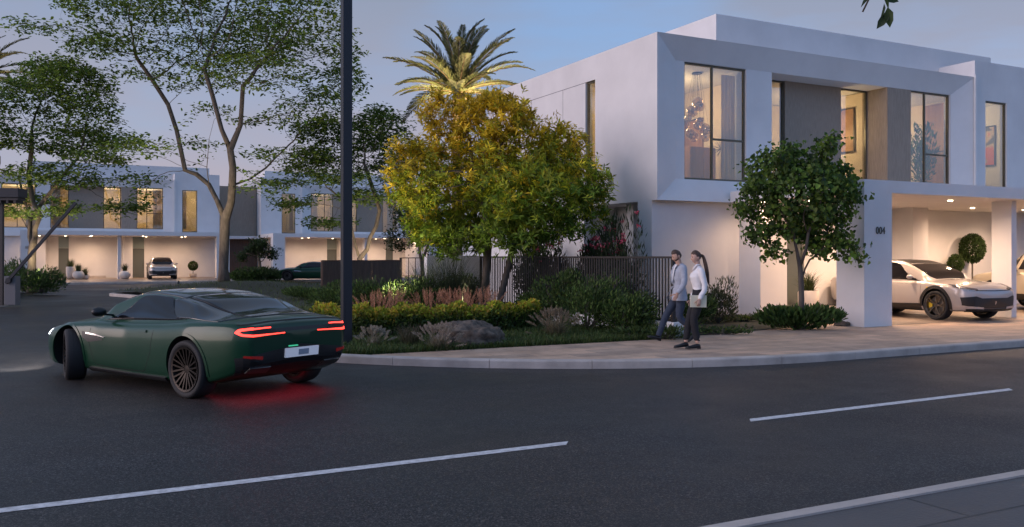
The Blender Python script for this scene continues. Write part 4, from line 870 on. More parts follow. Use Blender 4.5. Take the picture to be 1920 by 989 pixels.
def sinterp(x, kx, kv, sig=.07):
    d = np.linspace(kx[0], kx[-1], 800); v = np.interp(d, kx, kv); h = (d[1] - d[0]); n = int(3 * sig / h) + 1
    ker = np.exp(-.5 * (np.arange(-n, n + 1) * h / sig) ** 2); ker /= ker.sum()
    vp = np.concatenate([2 * v[0] - v[n:0:-1], v, 2 * v[-1] - v[-2:-n - 2:-1]]); return np.interp(x, d, np.convolve(vp, ker, 'valid'))
class Surf:
    def __init__(s, S):
        L0, L1 = S['x'][0], S['x'][-1]; u = np.linspace(0, 1, 150); xs = L0 + (L1 - L0) * (u + .0 * u); s.xs = xs; g = S.get('sig', .07)
        Wd = sinterp(xs, S['x'], S['w'], g); zb = sinterp(xs, S['x'], S['zb'], g); zs = sinterp(xs, S['x'], S['belt'], g); zc = sinterp(xs, S['x'], S['deck'], g)
        zr = np.where((xs > S['xr'][0]) & (xs < S['xr'][-1]), sinterp(xs, S['xr'], S['zr'], .06), 0); zr = np.maximum(zr, zc)
        wr = np.interp(xs, S['xr'], S['wr']); h = zr - zc; cab = np.clip(h / S.get('blend', .16), 0, 1); cab = cab * cab * (3 - 2 * cab)
        tuck = S.get('tuck', .94); keys = []
        hy = [.88, .84, .72, .50, .38, 0]
        for i in range(len(xs)):
            w_, b, z, c, r = Wd[i], zb[i], zs[i], zc[i], zr[i]; H = z - b; q = []
            q += [(0, b), (.7 * w_, b), (.90 * w_, b + .02), (tuck * w_ + .015, b + .10 * H + .02), (.985 * w_, b + .30 * H), (w_, b + .58 * H), (.992 * w_, b + .80 * H), (.965 * w_, b + .94 * H), (.915 * w_, z + .004)]
            wg = S['wg'] * w_; zt = r; wr_ = wr[i] * w_
            cabp = [(wg, z + .014), (wg + (wr_ - wg) * .25, z + (zt - z) * .33), (wg + (wr_ - wg) * .72, z + (zt - z) * .76), (wr_, zt - .055 * cab[i]), (.72 * wr_, zt - .014), (0, zt)]
            hood = [(hy[k] * w_, z + (c - z) * (1 - (hy[k] / .9) ** 2.2) + .004) for k in range(6)]
            for k in range(6): q.append((hood[k][0] * (1 - cab[i]) + cabp[k][0] * cab[i], hood[k][1] * (1 - cab[i]) + cabp[k][1] * cab[i]))
            keys.append(q)
        K = np.array(keys); sub = 5; T_, P_ = [], []
        for k in range(14):
            p1, p2 = K[:, k], K[:, k + 1]; p0 = K[:, k - 1] if k else p1 * [-1, 1] + [0, 0]; p3 = K[:, k + 2] if k < 13 else p1 * [-1, 1]
            if k == 0: p0 = K[:, 1] * [-1, 1]
            for j in range(sub):
                t = j / sub; P_.append(.5 * (2 * p1 + (p2 - p0) * t + (2 * p0 - 5 * p1 + 4 * p2 - p3) * t * t + (3 * p1 - p0 - 3 * p2 + p3) * t ** 3)); T_.append(k + t)
        P_.append(K[:, 14]); T_.append(14.0); s.T = np.array(T_); A = np.stack(P_, 1); s.A = np.concatenate([np.repeat(xs[:, None, None], A.shape[1], 1), A], 2)
    def at(s, x, t, sd=1):
        i = np.clip(np.interp(x, s.xs, np.arange(len(s.xs))), 0, len(s.xs) - 1.001); j = min(np.interp(t, s.T, np.arange(len(s.T))), len(s.T) - 1.001)
        a, b = int(i), int(j); f, g = i - a, j - b; A = s.A; p = (A[a, b] * (1 - g) + A[a, b + 1] * g) * (1 - f) + (A[a + 1, b] * (1 - g) + A[a + 1, b + 1] * g) * f
        return Vector((p[0], p[1] * sd, p[2]))
    def mesh(s, name, bulge=(.05, .05)):
        A = s.A; nt_ = A.shape[1]; mb = MB(); rs = []
        for a in A:
            left = [Vector(p) for p in a]; right = [Vector((p[0], -p[1], p[2])) for p in a[-2:0:-1]]; rs.append(left + right)
        def cap(r, dx):
            c = sum(r, Vector()) / len(r); o = []
            for k in (.93, .78, .5, .2): o.append([c + (p - c) * k + Vector((dx * (1 - k) ** .6, 0, 0)) for p in r])
            return o
        allr = cap(rs[0], -bulge[0])[::-1] + rs + cap(rs[-1], bulge[1]); mb.rings(allr); return mb.mesh(name, smooth=True, fix=True)
def boolean(me, cutters, mats):
    """subtract cylinders (wheel arches) from a mesh and return the result"""
    o = link('tmp', me); 
    for m in mats: me.materials.append(m)
    cs = []
    for cme in cutters:
        c = link('cut', cme); cme.materials.append(mats[1]); cs.append(c)
        b = o.modifiers.new('b', 'BOOLEAN'); b.operation = 'DIFFERENCE'; b.object = c; b.solver = 'EXACT'; b.material_mode = 'TRANSFER'
    res = bpy.data.meshes.new_from_object(o.evaluated_get(bpy.context.evaluated_depsgraph_get()))
    for q in [o] + cs: bpy.data.objects.remove(q)
    return res
def grid_patch(fn, nu, nv, off, thick, outw):
    """curved solid patch: fn(u,v)->(point, normal); outw outward offset"""
    mb = MB(); top, bot = [], []
    for i in range(nu + 1):
        for j in range(nv + 1):
            p, n = fn(i / nu, j / nv); top.append(p + n * (off + thick)); bot.append(p + n * (off - .01))
    k = len(top); fs = []; id_ = lambda i, j: i * (nv + 1) + j
    for i in range(nu):
        for j in range(nv): a, b, c, d = id_(i, j), id_(i + 1, j), id_(i + 1, j + 1), id_(i, j + 1); fs += [(a, b, c, d), (k + d, k + c, k + b, k + a)]
    edge = [id_(i, 0) for i in range(nu)] + [id_(nu, j) for j in range(nv)] + [id_(i, nv) for i in range(nu, 0, -1)] + [id_(0, j) for j in range(nv, 0, -1)]
    for a, b in zip(edge, edge[1:] + edge[:1]): fs.append((a, k + a, k + b, b))
    mb.add(top + bot, fs); return mb
def poly_at(pl, t):
    if len(pl) == 1: return pl[0]
    d = [0]
    for a, b in zip(pl, pl[1:]): d.append(d[-1] + math.dist(a, b))
    t *= d[-1]
    for i in range(len(pl) - 1):
        if t <= d[i + 1] + 1e-9: f = (t - d[i]) / max(d[i + 1] - d[i], 1e-9); return tuple(x + (y - x) * f for x, y in zip(pl[i], pl[i + 1]))
    return pl[-1]
class Proj:
    def __init__(s, me): bm = bmesh.new(); bm.from_mesh(me); s.b = BVHTree.FromBMesh(bm); bm.free()
    def hit(s, o, d):
        h = s.b.ray_cast(Vector(o), Vector(d))
        if h[0] is None: h = s.b.find_nearest(Vector(o) + Vector(d) * 2)
        n = h[1]
        if n.dot(Vector(d)) > 0: n = -n
        return h[0], n
    def front(s, y, z): return s.hit((4, y, z), (-1, 0, 0))
    def rear(s, y, z): return s.hit((-4, y, z), (1, 0, 0))
    def side(s, sd): return lambda x, z: s.hit((x, 3 * sd, z), (0, -sd, 0))
def patch(view, A, B, name, m, parent, off=.002, th=.006, nu=14, nv=5, smooth=True, sd=None):
    def fn(u, v):
        a, b = poly_at(A, u), poly_at(B, u); p = (a[0] + (b[0] - a[0]) * v, a[1] + (b[1] - a[1]) * v); return view(*p)
    return grid_patch(fn, nu, nv, off, th, 1).build(name, m, parent, smooth=False, fix=True)
def ribbon(view, pts, wd, name, m, parent, off=.001, th=.003, n=24):
    def fn(u, v):
        c = poly_at(pts, u); a, b = poly_at(pts, max(0, u - .02)), poly_at(pts, min(1, u + .02)); tx, ty = b[0] - a[0], b[1] - a[1]; l = math.hypot(tx, ty) or 1
        ww = wd(u) if callable(wd) else wd; k = (v - .5) * ww; return view(c[0] - ty / l * k, c[1] + tx / l * k)
    return grid_patch(fn, n, 1, off, th, 1).build(name, m, parent, fix=True)
def spatch(S, x0, x1, ta, tb, name, m, parent, sd=1, off=.004, th=.003, nu=22, nv=10):
    """patch in surface parameters: x0(v), x1(v) at cross parameter between ta(u), tb(u)"""
    def fn(u, v):
        t = ta(u) + (tb(u) - ta(u)) * v; x = x0(v) + (x1(v) - x0(v)) * u; q = t if t <= 14 else 28 - t; s = sd if t <= 14 else -sd
        e = .01; p = S.at(x, q, s); px_ = S.at(x + e, q, s) - S.at(x - e, q, s); pt = S.at(x, min(q + .05, 14), s) - S.at(x, max(q - .05, 0), s)
        n = px_.cross(pt)
        if n.length < 1e-9: n = Vector((0, 0, 1))
        n.normalize(); ctr = Vector((p.x, 0, .5))
        if n.dot(p - ctr) < 0: n = -n
        return p, n
    return grid_patch(fn, nu, nv, off, th, 1).build(name, m, parent, smooth=True, fix=True)
def wheel(parent, x, y, rad, wd, sd, spokes, rimm, steer=0.0, cal=False):
    r_i = rad * .76; mb = MB(); h = wd / 2
    mb.lathe([(r_i, -h * .85), (rad * .90, -h), (rad * .975, -h * .9), (rad, -h * .62), (rad, h * .62), (rad * .975, h * .9), (rad * .90, h), (r_i, h * .85)], 40, axis='y', closed=True)
    for k in (-.3, 0, .3): mb.lathe([(rad + .001, h * (k - .05)), (rad + .0015, h * (k + .05))], 40, axis='y')
    t = mb.build('wheel', M['tyre'], parent, smooth=True, loc=(x, y, rad), rz=steer)
    o = sd * h; mb = MB()
    mb.lathe([(r_i + .004, o * .84), (r_i + .004, o * .97), (r_i - .02, o * .93), (r_i - .035, o * .5), (r_i - .03, -o * .8), (r_i, -o * .84)], 36, axis='y')
    mb.lathe([(.0, o * .72), (.055, o * .70), (.07, o * .55), (.07, o * .2)], 20, axis='y')
    for k in range(spokes):
        a = 2 * math.pi * k / spokes
        for dv in (-.17, .17):
            p = Vector((math.cos(a) * .05, o * .62, math.sin(a) * .05)); q = Vector((math.cos(a + dv) * (r_i - .01), o * .86, math.sin(a + dv) * (r_i - .01)))
            mb.bar(p, q, .02 if spokes > 6 else .034, .028, up=(0, 1, 0))
    mb.build('rim', rimm, t, fix=True)
    mb = MB(); mb.lathe([(.07, o * .2), (r_i * .82, o * .2), (r_i * .82, o * .12), (.07, o * .12)], 30, axis='y', closed=True); mb.build('brake_disc', M['disc'], t)
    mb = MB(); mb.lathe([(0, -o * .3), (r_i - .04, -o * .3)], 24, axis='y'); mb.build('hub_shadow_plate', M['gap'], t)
    if cal:
        mb = MB(); rs = []
        for i in range(9):
            a = R(150 + i * 9); rs.append([(math.cos(a) * r, yy, math.sin(a) * r) for r, yy in ((r_i * .5, o * .1), (r_i * .86, o * .1), (r_i * .86, o * .45), (r_i * .5, o * .45))])
        mb.rings(rs); mb.build('caliper', M['calip'], t, fix=True)
    return t
def mirror(parent, S, x, z, sd, m, w_=.95):
    mb = MB(); c = Vector((x, sd * (w_ + .10), z)); rs = []
    for i in range(9):
        t = i / 8; a = math.sin(math.pi * (.06 + .9 * t)) ** .6; rs.append([c + Vector(((-.05 + .12 * t) * 1.2, math.cos(q) * .105 * a, math.sin(q) * .065 * a)) for q in [2 * math.pi * j / 14 for j in range(14)]])
    mb.rings(rs); o = mb.build('mirror', m, parent, smooth=True, fix=True)
    s_ = MB(); s_.bar((x + .03, sd * (w_ - .14), z - .06), (x + .01, sd * (w_ + .06), z - .035), .05, .025); s_.build('mirror_arm', M['blackp'], o); return o
def car_core(name, label, loc, rz, S, paint, group=None, cut_r=None, scale=1.0):
    r = thing(name, label, 'car', loc, rz, group); r.scale = (scale,) * 3; sf = Surf(S); me = sf.mesh('body', S.get('bulge', (.05, .06))); cuts = []
    cr_ = S['wr_'] + .045
    for ax in S['axles']:
        for sd in (-1, 1):
            mb = MB(); mb.lathe([(0, .52), (cr_, .52), (cr_, 1.3), (0, 1.3)] if sd > 0 else [(0, -1.3), (cr_, -1.3), (cr_, -.52), (0, -.52)], 40, (ax, 0, S['wr_'] + .012), 'y'); cuts.append(mb.mesh('cut', fix=True))
    pj = Proj(me); me2 = boolean(me, cuts, [paint, M['gap']]); me2.name = 'body'; link('body', me2, None, r); return r, sf, pj
def coupe(label, loc, rz, scale=1.0, steer=0.0, lights=True):
    S = dict(x=[-2.36, -2.28, -2.10, -1.8, -1.4, -.8, 0, .8, 1.42, 1.9, 2.15, 2.30, 2.40], w=[.735, .81, .895, .96, .985, .945, .91, .92, .965, .94, .86, .72, .50],
             zb=[.45, .38, .29, .20, .17, .15, .15, .15, .16, .17, .18, .21, .30], belt=[.90, .915, .93, .935, .925, .875, .84, .83, .80, .715, .64, .575, .50], deck=[.915, .96, .985, 1.0, 1.0, .97, .95, .93, .875, .775, .69, .61, .51],
             xr=[-2.05, -1.7, -1.2, -.7, -.25, .1, .45, .75, 1.02], zr=[.985, 1.075, 1.19, 1.265, 1.29, 1.275, 1.19, 1.07, .93], wr=[.60, .60, .63, .645, .65, .655, .68, .74, .80], wg=.87, axles=(-1.385, 1.42), wr_=.355, blend=.20, bulge=(.035, .05))
    r, sf, pj = car_core('coupe', label, loc, rz, S, M['green'], None, scale=scale)
    c = lambda v: (lambda _: v); G = M['carglass']
    spatch(sf, lambda v: .34 - .02 * v, lambda v: .95, c(12.35), c(15.65), 'windscreen', G, r, nv=16)
    spatch(sf, lambda v: -1.98, lambda v: -.92, lambda u: 12.55 - .1 * u, lambda u: 15.45 + .1 * u, 'rear_window', G, r, nv=16)
    spatch(sf, lambda v: -.90, lambda v: .30, c(12.05), c(15.95), 'roof_panel', M['blackg'], r, nv=16, off=.002)
    for sd in (1, -1): spatch(sf, lambda v: -1.86 - .10 * v, lambda v: -.55 - .34 * v, c(9.5), c(12.5), 'pillar_panel', M['blackg'], r, sd, off=.0015)
    for sd in (1, -1):
        spatch(sf, lambda v: -1.25 + .42 * v, lambda v: .70 - .52 * v, c(9.35), lambda u: 9.35 + (2.2) * min(1, 6 * u + .08) * (1 if u < .75 else max(.1, 1 - (u - .75) * 2.2)), 'side_window', G, r, sd)
        V = pj.side(sd)
        ribbon(V, [(.86, .80), (.88, .55), (.78, .26), (.3, .235), (-.42, .25), (-.60, .5), (-.66, .80)], .007, 'door_gap', M['gap'], r, 0, .0015, 40)
        h = patch(V, [(-.50, .755), (-.30, .76)], [(-.50, .785), (-.30, .788)], 'door_handle', M['green'], r, .004, .012)
        patch(V, [(1.03, .62), (.90, .56), (.55, .60)], [(1.05, .70), (.92, .69), (.55, .615)], 'side_vent', M['blackp'], r, .002, .004)
        ribbon(V, [(.95, .68), (.72, .665), (.50, .64)], lambda u: .022 * (1 - .6 * u), 'vent_trim', M['chrome'], r, .006, .006)
        patch(V, [(-.92, .18), (0, .165), (.92, .18)], [(-.92, .22), (0, .205), (.92, .22)], 'sill', M['blackp'], r, .006, .02, 20, 3)
        mirror(r, sf, .55, .985, sd, M['blackp'], .86)
        for ax in S['axles']: ribbon(V, [(ax + math.cos(R(a)) * .415, .367 + math.sin(R(a)) * .415) for a in range(-14, 196, 6)], .034, 'arch_lip', M['green'], r, .001, .007, 60)
        # tail light: open loop lying on its side
        Q = pj.rear
        ta = [(.26 * sd, .806), (.50 * sd, .800), (.70 * sd, .794), (.79 * sd, .802), (.825 * sd, .83), (.80 * sd, .860), (.72 * sd, .874), (.56 * sd, .880), (.46 * sd, .880)]
        ribbon(Q, ta, lambda u: .012 + .015 * math.exp(-((u - .55) / .28) ** 2), 'tail_light', M['tail'], r, .004, .008, 60)
        ribbon(Q, [(.58 * sd, .525), (.78 * sd, .55)], lambda u: .042 * (1 - .5 * u), 'reflector', M['reflr'], r, .012, .006)
        patch(Q, [(.40 * sd, .34), (.72 * sd, .36)], [(.42 * sd, .42), (.70 * sd, .42)], 'exhaust', M['disc'], r, .012, .012)
        patch(pj.front, [(.60 * sd, .56), (.86 * sd, .60)], [(.56 * sd, .62), (.80 * sd, .69)], 'headlight', M['head'] if lights else M['headoff'], r, .003, .008)
    ribbon(pj.rear, [(-.74, .838), (-.3, .846), (0, .848), (.3, .846), (.74, .838)], .040, 'tail_panel', M['blackp'], r, .001, .003, 40)
    patch(pj.rear, [(-.80, .325), (-.4, .33), (0, .33), (.4, .33), (.80, .325)], [(-.84, .53), (-.60, .58), (0, .655), (.60, .58), (.84, .53)], 'diffuser', M['blackp'], r, .002, .008, 30, 6)
    ribbon(pj.rear, [(-.80, .915), (-.4, .945), (0, .952), (.4, .945), (.80, .915)], .012, 'boot_lip', M['gap'], r, .0, .002, 40)
    p = patch(pj.rear, [(-.26, .505), (.26, .505)], [(-.26, .615), (.26, .615)], 'number_plate', M['plate'], r, .020, .012, 8, 3); patch(pj.rear, [(-.10, .525), (.06, .525)], [(-.10, .595), (.06, .595)], 'plate_blur', M['platein'], p, .033, .003, 6, 2)
    ribbon(pj.rear, [(.06, .64), (.20, .64)], .014, 'badge', M['gmark'], r, .012, .003, 6)
    patch(pj.front, [(-.62, .27), (0, .25), (.62, .27)], [(-.46, .50), (0, .54), (.46, .50)], 'grille', M['blackp'], r, .003, .006, 20, 6)
    for ax in S['axles']:
        for sd in (1, -1): wheel(r, ax, sd * .835, .355, .27, sd, 10, M['rimd'], steer if ax > 0 else 0)
    if lights:
        for sd in (1, -1):
            l = bpy.data.lights.new('headlight_beam', 'SPOT'); l.energy = 260; l.spot_size = R(75); l.spot_blend = .6; l.color = (.86, .92, 1); l.shadow_soft_size = .05
            o = bpy.data.objects.new('headlight_beam', l); COL.objects.link(o); o.parent = r; o.location = (2.36, .66 * sd, .60); o.rotation_euler = Vector((1, .1 * sd, -.24)).to_track_quat('-Z', 'Y').to_euler()
        l = bpy.data.lights.new('red_road_fill', 'AREA'); l.shape = 'RECTANGLE'; l.size = .9; l.size_y = 1.5; l.energy = 2.6; l.color = (1, .05, .09)  # added red lamp hidden under the rear, stands in for tail light spill
        o = bpy.data.objects.new('red_road_fill', l); COL.objects.link(o); o.parent = r; o.location = (-1.80, 0, .19)
    return r
coupe('dark green sports coupe turning on the road with red tail lights on', (-4.72, 12.85, 0), R(144), 1.04, R(-24))
coupe('parked dark green coupe seen from the side behind the brown timber fence', atd(582, 61.5, .12), R(186), 1.02, 0, False)

def suv(label, loc, rz, scale=1.0, group=None, lit=False):
    S = dict(x=[-2.48, -2.40, -2.2, -1.9, -1.5, -.9, 0, .8, 1.5, 1.95, 2.2, 2.36, 2.47], w=[.80, .90, .955, .985, 1.005, .975, .955, .965, 1.0, .99, .95, .87, .72],
             zb=[.45, .38, .32, .27, .24, .22, .22, .22, .23, .24, .25, .26, .30], belt=[.98, 1.02, 1.06, 1.08, 1.07, 1.02, .99, .985, .98, .94, .89, .84, .77], deck=[1.0, 1.06, 1.12, 1.15, 1.15, 1.12, 1.10, 1.085, 1.05, 1.0, .955, .90, .82],
             xr=[-2.38, -2.1, -1.6, -1.0, -.4, .1, .5, .9, 1.25], zr=[1.06, 1.22, 1.44, 1.565, 1.59, 1.565, 1.46, 1.29, 1.08], wr=[.64, .65, .67, .68, .68, .685, .70, .75, .80], wg=.88, axles=(-1.50, 1.50), wr_=.385, blend=.20, bulge=(.05, .05))
    r, sf, pj = car_core('suv', label, loc, rz, S, M['whitecar'], group, scale=scale)
    c = lambda v: (lambda _: v); G = M['carglass']
    spatch(sf, lambda v: .42, lambda v: 1.17, c(12.25), c(15.75), 'windscreen', G, r, nv=16)
    spatch(sf, lambda v: -2.25, lambda v: -1.62, c(12.5), c(15.5), 'rear_window', G, r, nv=16)
    spatch(sf, lambda v: -1.5, lambda v: .37, c(12.45), c(15.55), 'roof_panel', M['blackp'], r, nv=16)
    for sd in (1, -1):
        spatch(sf, lambda v: -1.75 + .35 * v, lambda v: .92 - .58 * v, c(9.3), lambda u: 9.3 + 2.35 * min(1, 6 * u + .1) * (1 if u < .78 else max(.1, 1 - (u - .78) * 2.4)), 'side_window', G, r, sd, nu=30)
        V = pj.side(sd)
        ribbon(V, [(1.02, .95), (1.02, .6), (.92, .36), (.3, .33), (-.10, .34), (-.12, .6), (-.14, .98)], .007, 'door_gap', M['gap'], r, 0, .0015, 40)
        patch(V, [(-1.0, .235), (0, .23), (1.02, .235)], [(-1.0, .36), (0, .385), (1.02, .42)], 'sill', M['blackp'], r, .006, .012, 24, 4)
        for ax in S['axles']:
            ar = [(ax + math.cos(R(a)) * .47, .397 + math.sin(R(a)) * .47) for a in range(-12, 195, 9)]; ribbon(V, ar, .075, 'arch_trim', M['blackp'], r, .003, .010, 44)
        patch(V, [(1.22, .80), (1.26, .80)], [(1.21, .865), (1.27, .865)], 'shield_badge', M['yel'], r, .002, .003, 4, 4)
        mirror(r, sf, .70, 1.12, sd, M['whitecar'], .92)
        ribbon(pj.front, [(.54 * sd, .825), (.74 * sd, .845), (.93 * sd, .91)], lambda u: .03 + .05 * u, 'headlight', M['headoff'], r, .003, .006, 20)
        ribbon(pj.front, [(.64 * sd, .785), (.80 * sd, .795)], .012, 'running_light', M['chrome'], r, .003, .006, 10)
        patch(pj.front, [(.50 * sd, .37), (.70 * sd, .37), (.90 * sd, .42)], [(.46 * sd, .60), (.66 * sd, .655), (.93 * sd, .62)], 'air_intake', M['blackp'], r, .003, .006, 14, 6)
        ribbon(pj.front, [(.42 * sd, .345), (.66 * sd, .365), (.84 * sd, .375)], .05, 'splitter_blade', M['whitecar'], r, .012, .012, 12)
    patch(pj.front, [(-.55, .34), (0, .335), (.55, .34)], [(-.60, .60), (0, .60), (.60, .60)], 'grille', M['blackp'], r, .004, .006, 24, 8)
    ribbon(pj.front, [(-.64, .80), (0, .785), (.64, .80)], .018, 'nose_line', M['gap'], r, .001, .003, 30)
    ribbon(pj.front, [(-.012, .44), (.005, .475), (.0, .52)], lambda u: .022 + .012 * u, 'nose_emblem', M['chrome'], r, .014, .006, 8)
    patch(pj.front, [(-.8, .262), (0, .262), (.8, .262)], [(-.84, .33), (0, .325), (.84, .33)], 'front_lip', M['blackp'], r, .004, .015, 24, 3)
    Q = pj.rear; ribbon(Q, [(-.85, .93), (0, .96), (.85, .93)], .03, 'tail_light', M['reflr'], r, .003, .006, 30)
    for ax in S['axles']:
        for sd in (1, -1): wheel(r, ax, sd * .855, .385, .27, sd, 5, M['rim'], 0, True)
    return r
near_suv = suv('pearl white sleek suv parked under the near villa carport, black roof and arches', W(7.22, -2.43, .124), ANG - R(94))
far_suv = copy_tree(near_suv); far_suv.location = atd(303, 66.6, .124); far_suv.rotation_euler = (0, 0, R(-66)); far_suv['label'] = 'distant pale suv facing the road under the carport beyond the moving coupe'
def boxy(label, loc, rz):
    S = dict(x=[-2.35, -2.30, -2.1, -1.6, -1.2, 0, .9, 1.4, 1.9, 2.2, 2.32, 2.38], w=[.86, .93, .965, .985, .985, .985, .985, .985, .965, .92, .86, .78], zb=[.50, .44, .38, .34, .32, .32, .32, .32, .34, .38, .42, .48],
             belt=[1.16, 1.18, 1.19, 1.19, 1.19, 1.18, 1.17, 1.15, 1.12, 1.07, 1.0, .92], deck=[1.18, 1.21, 1.23, 1.24, 1.24, 1.24, 1.24, 1.23, 1.20, 1.14, 1.05, .94], xr=[-2.38, -2.28, -2.1, -1.0, 0, .45, .85, 1.1], zr=[1.2, 1.75, 1.93, 1.97, 1.97, 1.90, 1.62, 1.22],
             wr=[.78, .80, .80, .80, .80, .80, .82, .84], wg=.91, axles=(-1.45, 1.45), wr_=.40, blend=.2, sig=.05)
    r, sf, pj = car_core('boxy_suv', label, loc, rz, S, M['champ']); c = lambda v: (lambda _: v); G = M['carglass']
    spatch(sf, lambda v: .48, lambda v: 1.05, c(12.2), c(15.8), 'windscreen', G, r, nv=14); spatch(sf, lambda v: -2.33, lambda v: -2.18, c(12.3), c(15.7), 'rear_window', G, r, nv=14)
    for sd in (1, -1):
        V = pj.side(sd)
        for a, b, b2 in ((-2.05, -1.25, -1.25), (-1.17, -.22, -.22), (-.14, .72, .46)): patch(V, [(a, 1.27), (b, 1.27)], [(a, 1.80), (b2, 1.80)], 'side_window', G, r, .003, .003, 10, 8)
        ribbon(V, [(-.18, 1.2), (-.18, .46), (.85, .46), (.93, 1.2)], .008, 'door_gap', M['gap'], r, 0, .0015, 40); ribbon(V, [(-1.21, 1.2), (-1.21, .8)], .008, 'door_gap', M['gap'], r, 0, .0015)
        patch(V, [(-1.0, .33), (1.0, .33)], [(-1.0, .52), (1.0, .52)], 'sill', M['blackp'], r, .005, .01); ribbon(V, [(.95, 1.20), (.62, 1.82)], .10, 'pillar', M['blackp'], r, .004, .01, 10)
        for ax in S['axles']: ribbon(V, [(ax + math.cos(R(a)) * .49, .41 + math.sin(R(a)) * .49) for a in range(-8, 190, 9)], .08, 'arch_trim', M['blackp'], r, .003, .012, 40)
        mirror(r, sf, .75, 1.28, sd, M['blackp'], .95); patch(pj.front, [(.5 * sd, .9), (.74 * sd, .9)], [(.5 * sd, 1.02), (.74 * sd, 1.02)], 'headlight', M['headoff'], r); patch(pj.rear, [(.70 * sd, .85), (.82 * sd, .85)], [(.70 * sd, 1.1), (.82 * sd, 1.1)], 'tail_light', M['reflr'], r)
    patch(pj.front, [(-.45, .82), (.45, .82)], [(-.45, 1.0), (.45, 1.0)], 'grille', M['blackp'], r)
    for ax in S['axles']:
        for sd in (1, -1): wheel(r, ax, sd * .85, .40, .27, sd, 6, M['rim'])
    return r
boxy('tall champagne boxy suv parked nose in behind the slim carport column', W(13.05, -2.95, .124), ANG + R(90))

# ================================================================== STREET FURNITURE AND SMALL THINGS
def lamp_post():
    p = at(649.5, 651, .12); r = thing('street_lamp', 'tall square dark lamp post standing at the kerb corner', 'street lamp', p, ANG)
    mb = MB(); mb.rings([[(x * s, y * s, z) for x, y in ((-1, -1), (1, -1), (1, 1), (-1, 1))] for s, z in ((.088, -.05), (.088, 8.6))]); mb.build('pole', M['dark'], r, bevel=.008)
    wbox(r, 'base_plate', M['dark'], (-.17, .17, -.17, .17, -.02, .02)); mb = MB()
    for x in (-.13, .13):
        for y in (-.13, .13): mb.lathe([(.018, .02), (.018, .045), (0, .045)], 8, (x, y, 0))
    mb.build('anchor_bolt', M['dark'], r); wbox(r, 'arm', M['dark'], (-.06, .06, -1.9, -.09, 8.42, 8.54), bevel=.01); wbox(r, 'lamp_head', M['dark'], (-.13, .13, -2.5, -1.85, 8.40, 8.50), bevel=.01)
    wbox(r, 'hatch', M['dark'], (-.045, .045, -.094, -.087, .55, .9))
lamp_post()
def barrier():
    p = at(23, 571, .12); D = p.y; k = D / F; r = thing('barrier_gate', 'grey road barrier post with its long dark arm raised', 'barrier', p, R(0)); top = ZC - .12 - (518 - 481) * k
    wbox(r, 'housing', mat('barrier_housing', (.12, .115, .12), .5), (-.20, .20, -.16, .16, -.02, top), bevel=.015); q0 = Vector((-.10, -.22, ZC - .12 - (531 - 481) * k)); q1 = Vector(((148 - 23) * k, -.22, ZC - .12 + (481 - 381) * k))
    mb = MB(); mb.bar(q0, q1, .07, .10); mb.build('arm', M['dark'], r); mb = MB(); mb.lathe([(0, -.27), (.09, -.27), (.09, -.14), (0, -.14)], 16, (q0.x + .1, 0, q0.z + .1), 'y'); mb.build('pivot', M['dark'], r)
barrier()
def gatehouse():
    D = 31.0; k = D / F; r = thing('gatehouse_canopy', 'dark flat canopy roof at the far left edge above the barrier', 'canopy', atd(34, D, .12), 0); z1, z0 = ZC - .12 + (481 - 353) * k, ZC - .12 + (481 - 381) * k
    m2 = mat('canopy_wood', (.045, .035, .03), .6); wbox(r, 'roof', M['dark'], (-4.2, 0, 0, .6, z0 + .20, z1), bevel=.01); wbox(r, 'soffit', m2, (-4.15, -.05, .05, .55, z0 + .1, z0 + .199)); mb = MB()
    for i in range(16): mb.box(-4.1 + i * .26, -4.02 + i * .26, .06, .54, z0, z0 + .098)
    mb.build('soffit_slat', m2, r)
    for x, y in ((-.75, .3), (-3.8, .3)): wbox(r, 'post', m2, (x - .06, x + .06, y - .06, y + .06, -.05, z0 - .001))
gatehouse()
def pot(name, label, loc, prof, plant, group=None, seed=0):
    r = thing(name, label, 'planter', loc, 0, group); mb = MB(); mb.lathe(prof, 28); mb.build('pot', M['pot'], r, smooth=True); top = prof[-1][1]; mb = MB(); mb.lathe([(0, top - .05), (prof[-1][0] * .98, top - .05)], 20); mb.build('soil', M['soil'], r)
    rng = np.random.default_rng(seed)
    if plant == 'grass': me, _, _ = blades('blade_tuft', 240, .75, .45, prof[-1][0] * .5, [(.05, .07, .025), (.07, .09, .03)], .01, .7, seed); o = link('blade_tuft', me, M['grass'], r, (0, 0, top - .05))
    else:
        n = 2600; q = unit(rng.normal(size=(n, 3))) * rng.uniform(.75, 1, (n, 1)); P = q * .36 + [0, 0, top + .62]; link('foliage', leaves_mesh('foliage', P, q + rng.normal(0, .5, (n, 3)), q + rng.normal(0, .3, (n, 3)), .07, .04, pick_cols(rng, n, [(.04, .07, .02), (.055, .09, .025)]), OVAL), M['leaf'], r)
        mb = MB(); mb.tube([(0, 0, top - .06), (.01, 0, top + .35), (0, 0, top + .65)], [.025, .022, .02], 8); mb.build('stem', M['barkd'], r, smooth=True)
    return r
TALL = [(0, 0), (.24, 0), (.32, .35), (.33, .85), (.30, .92)]; ROUND = [(0, 0), (.22, 0), (.40, .25), (.40, .42), (.26, .60), (.24, .60)]; LOW = [(0, 0), (.2, 0), (.28, .16), (.27, .3)]
fa = lambda u, v: W(-19.2 + u, 56 + v, .125)
FD = 66.0
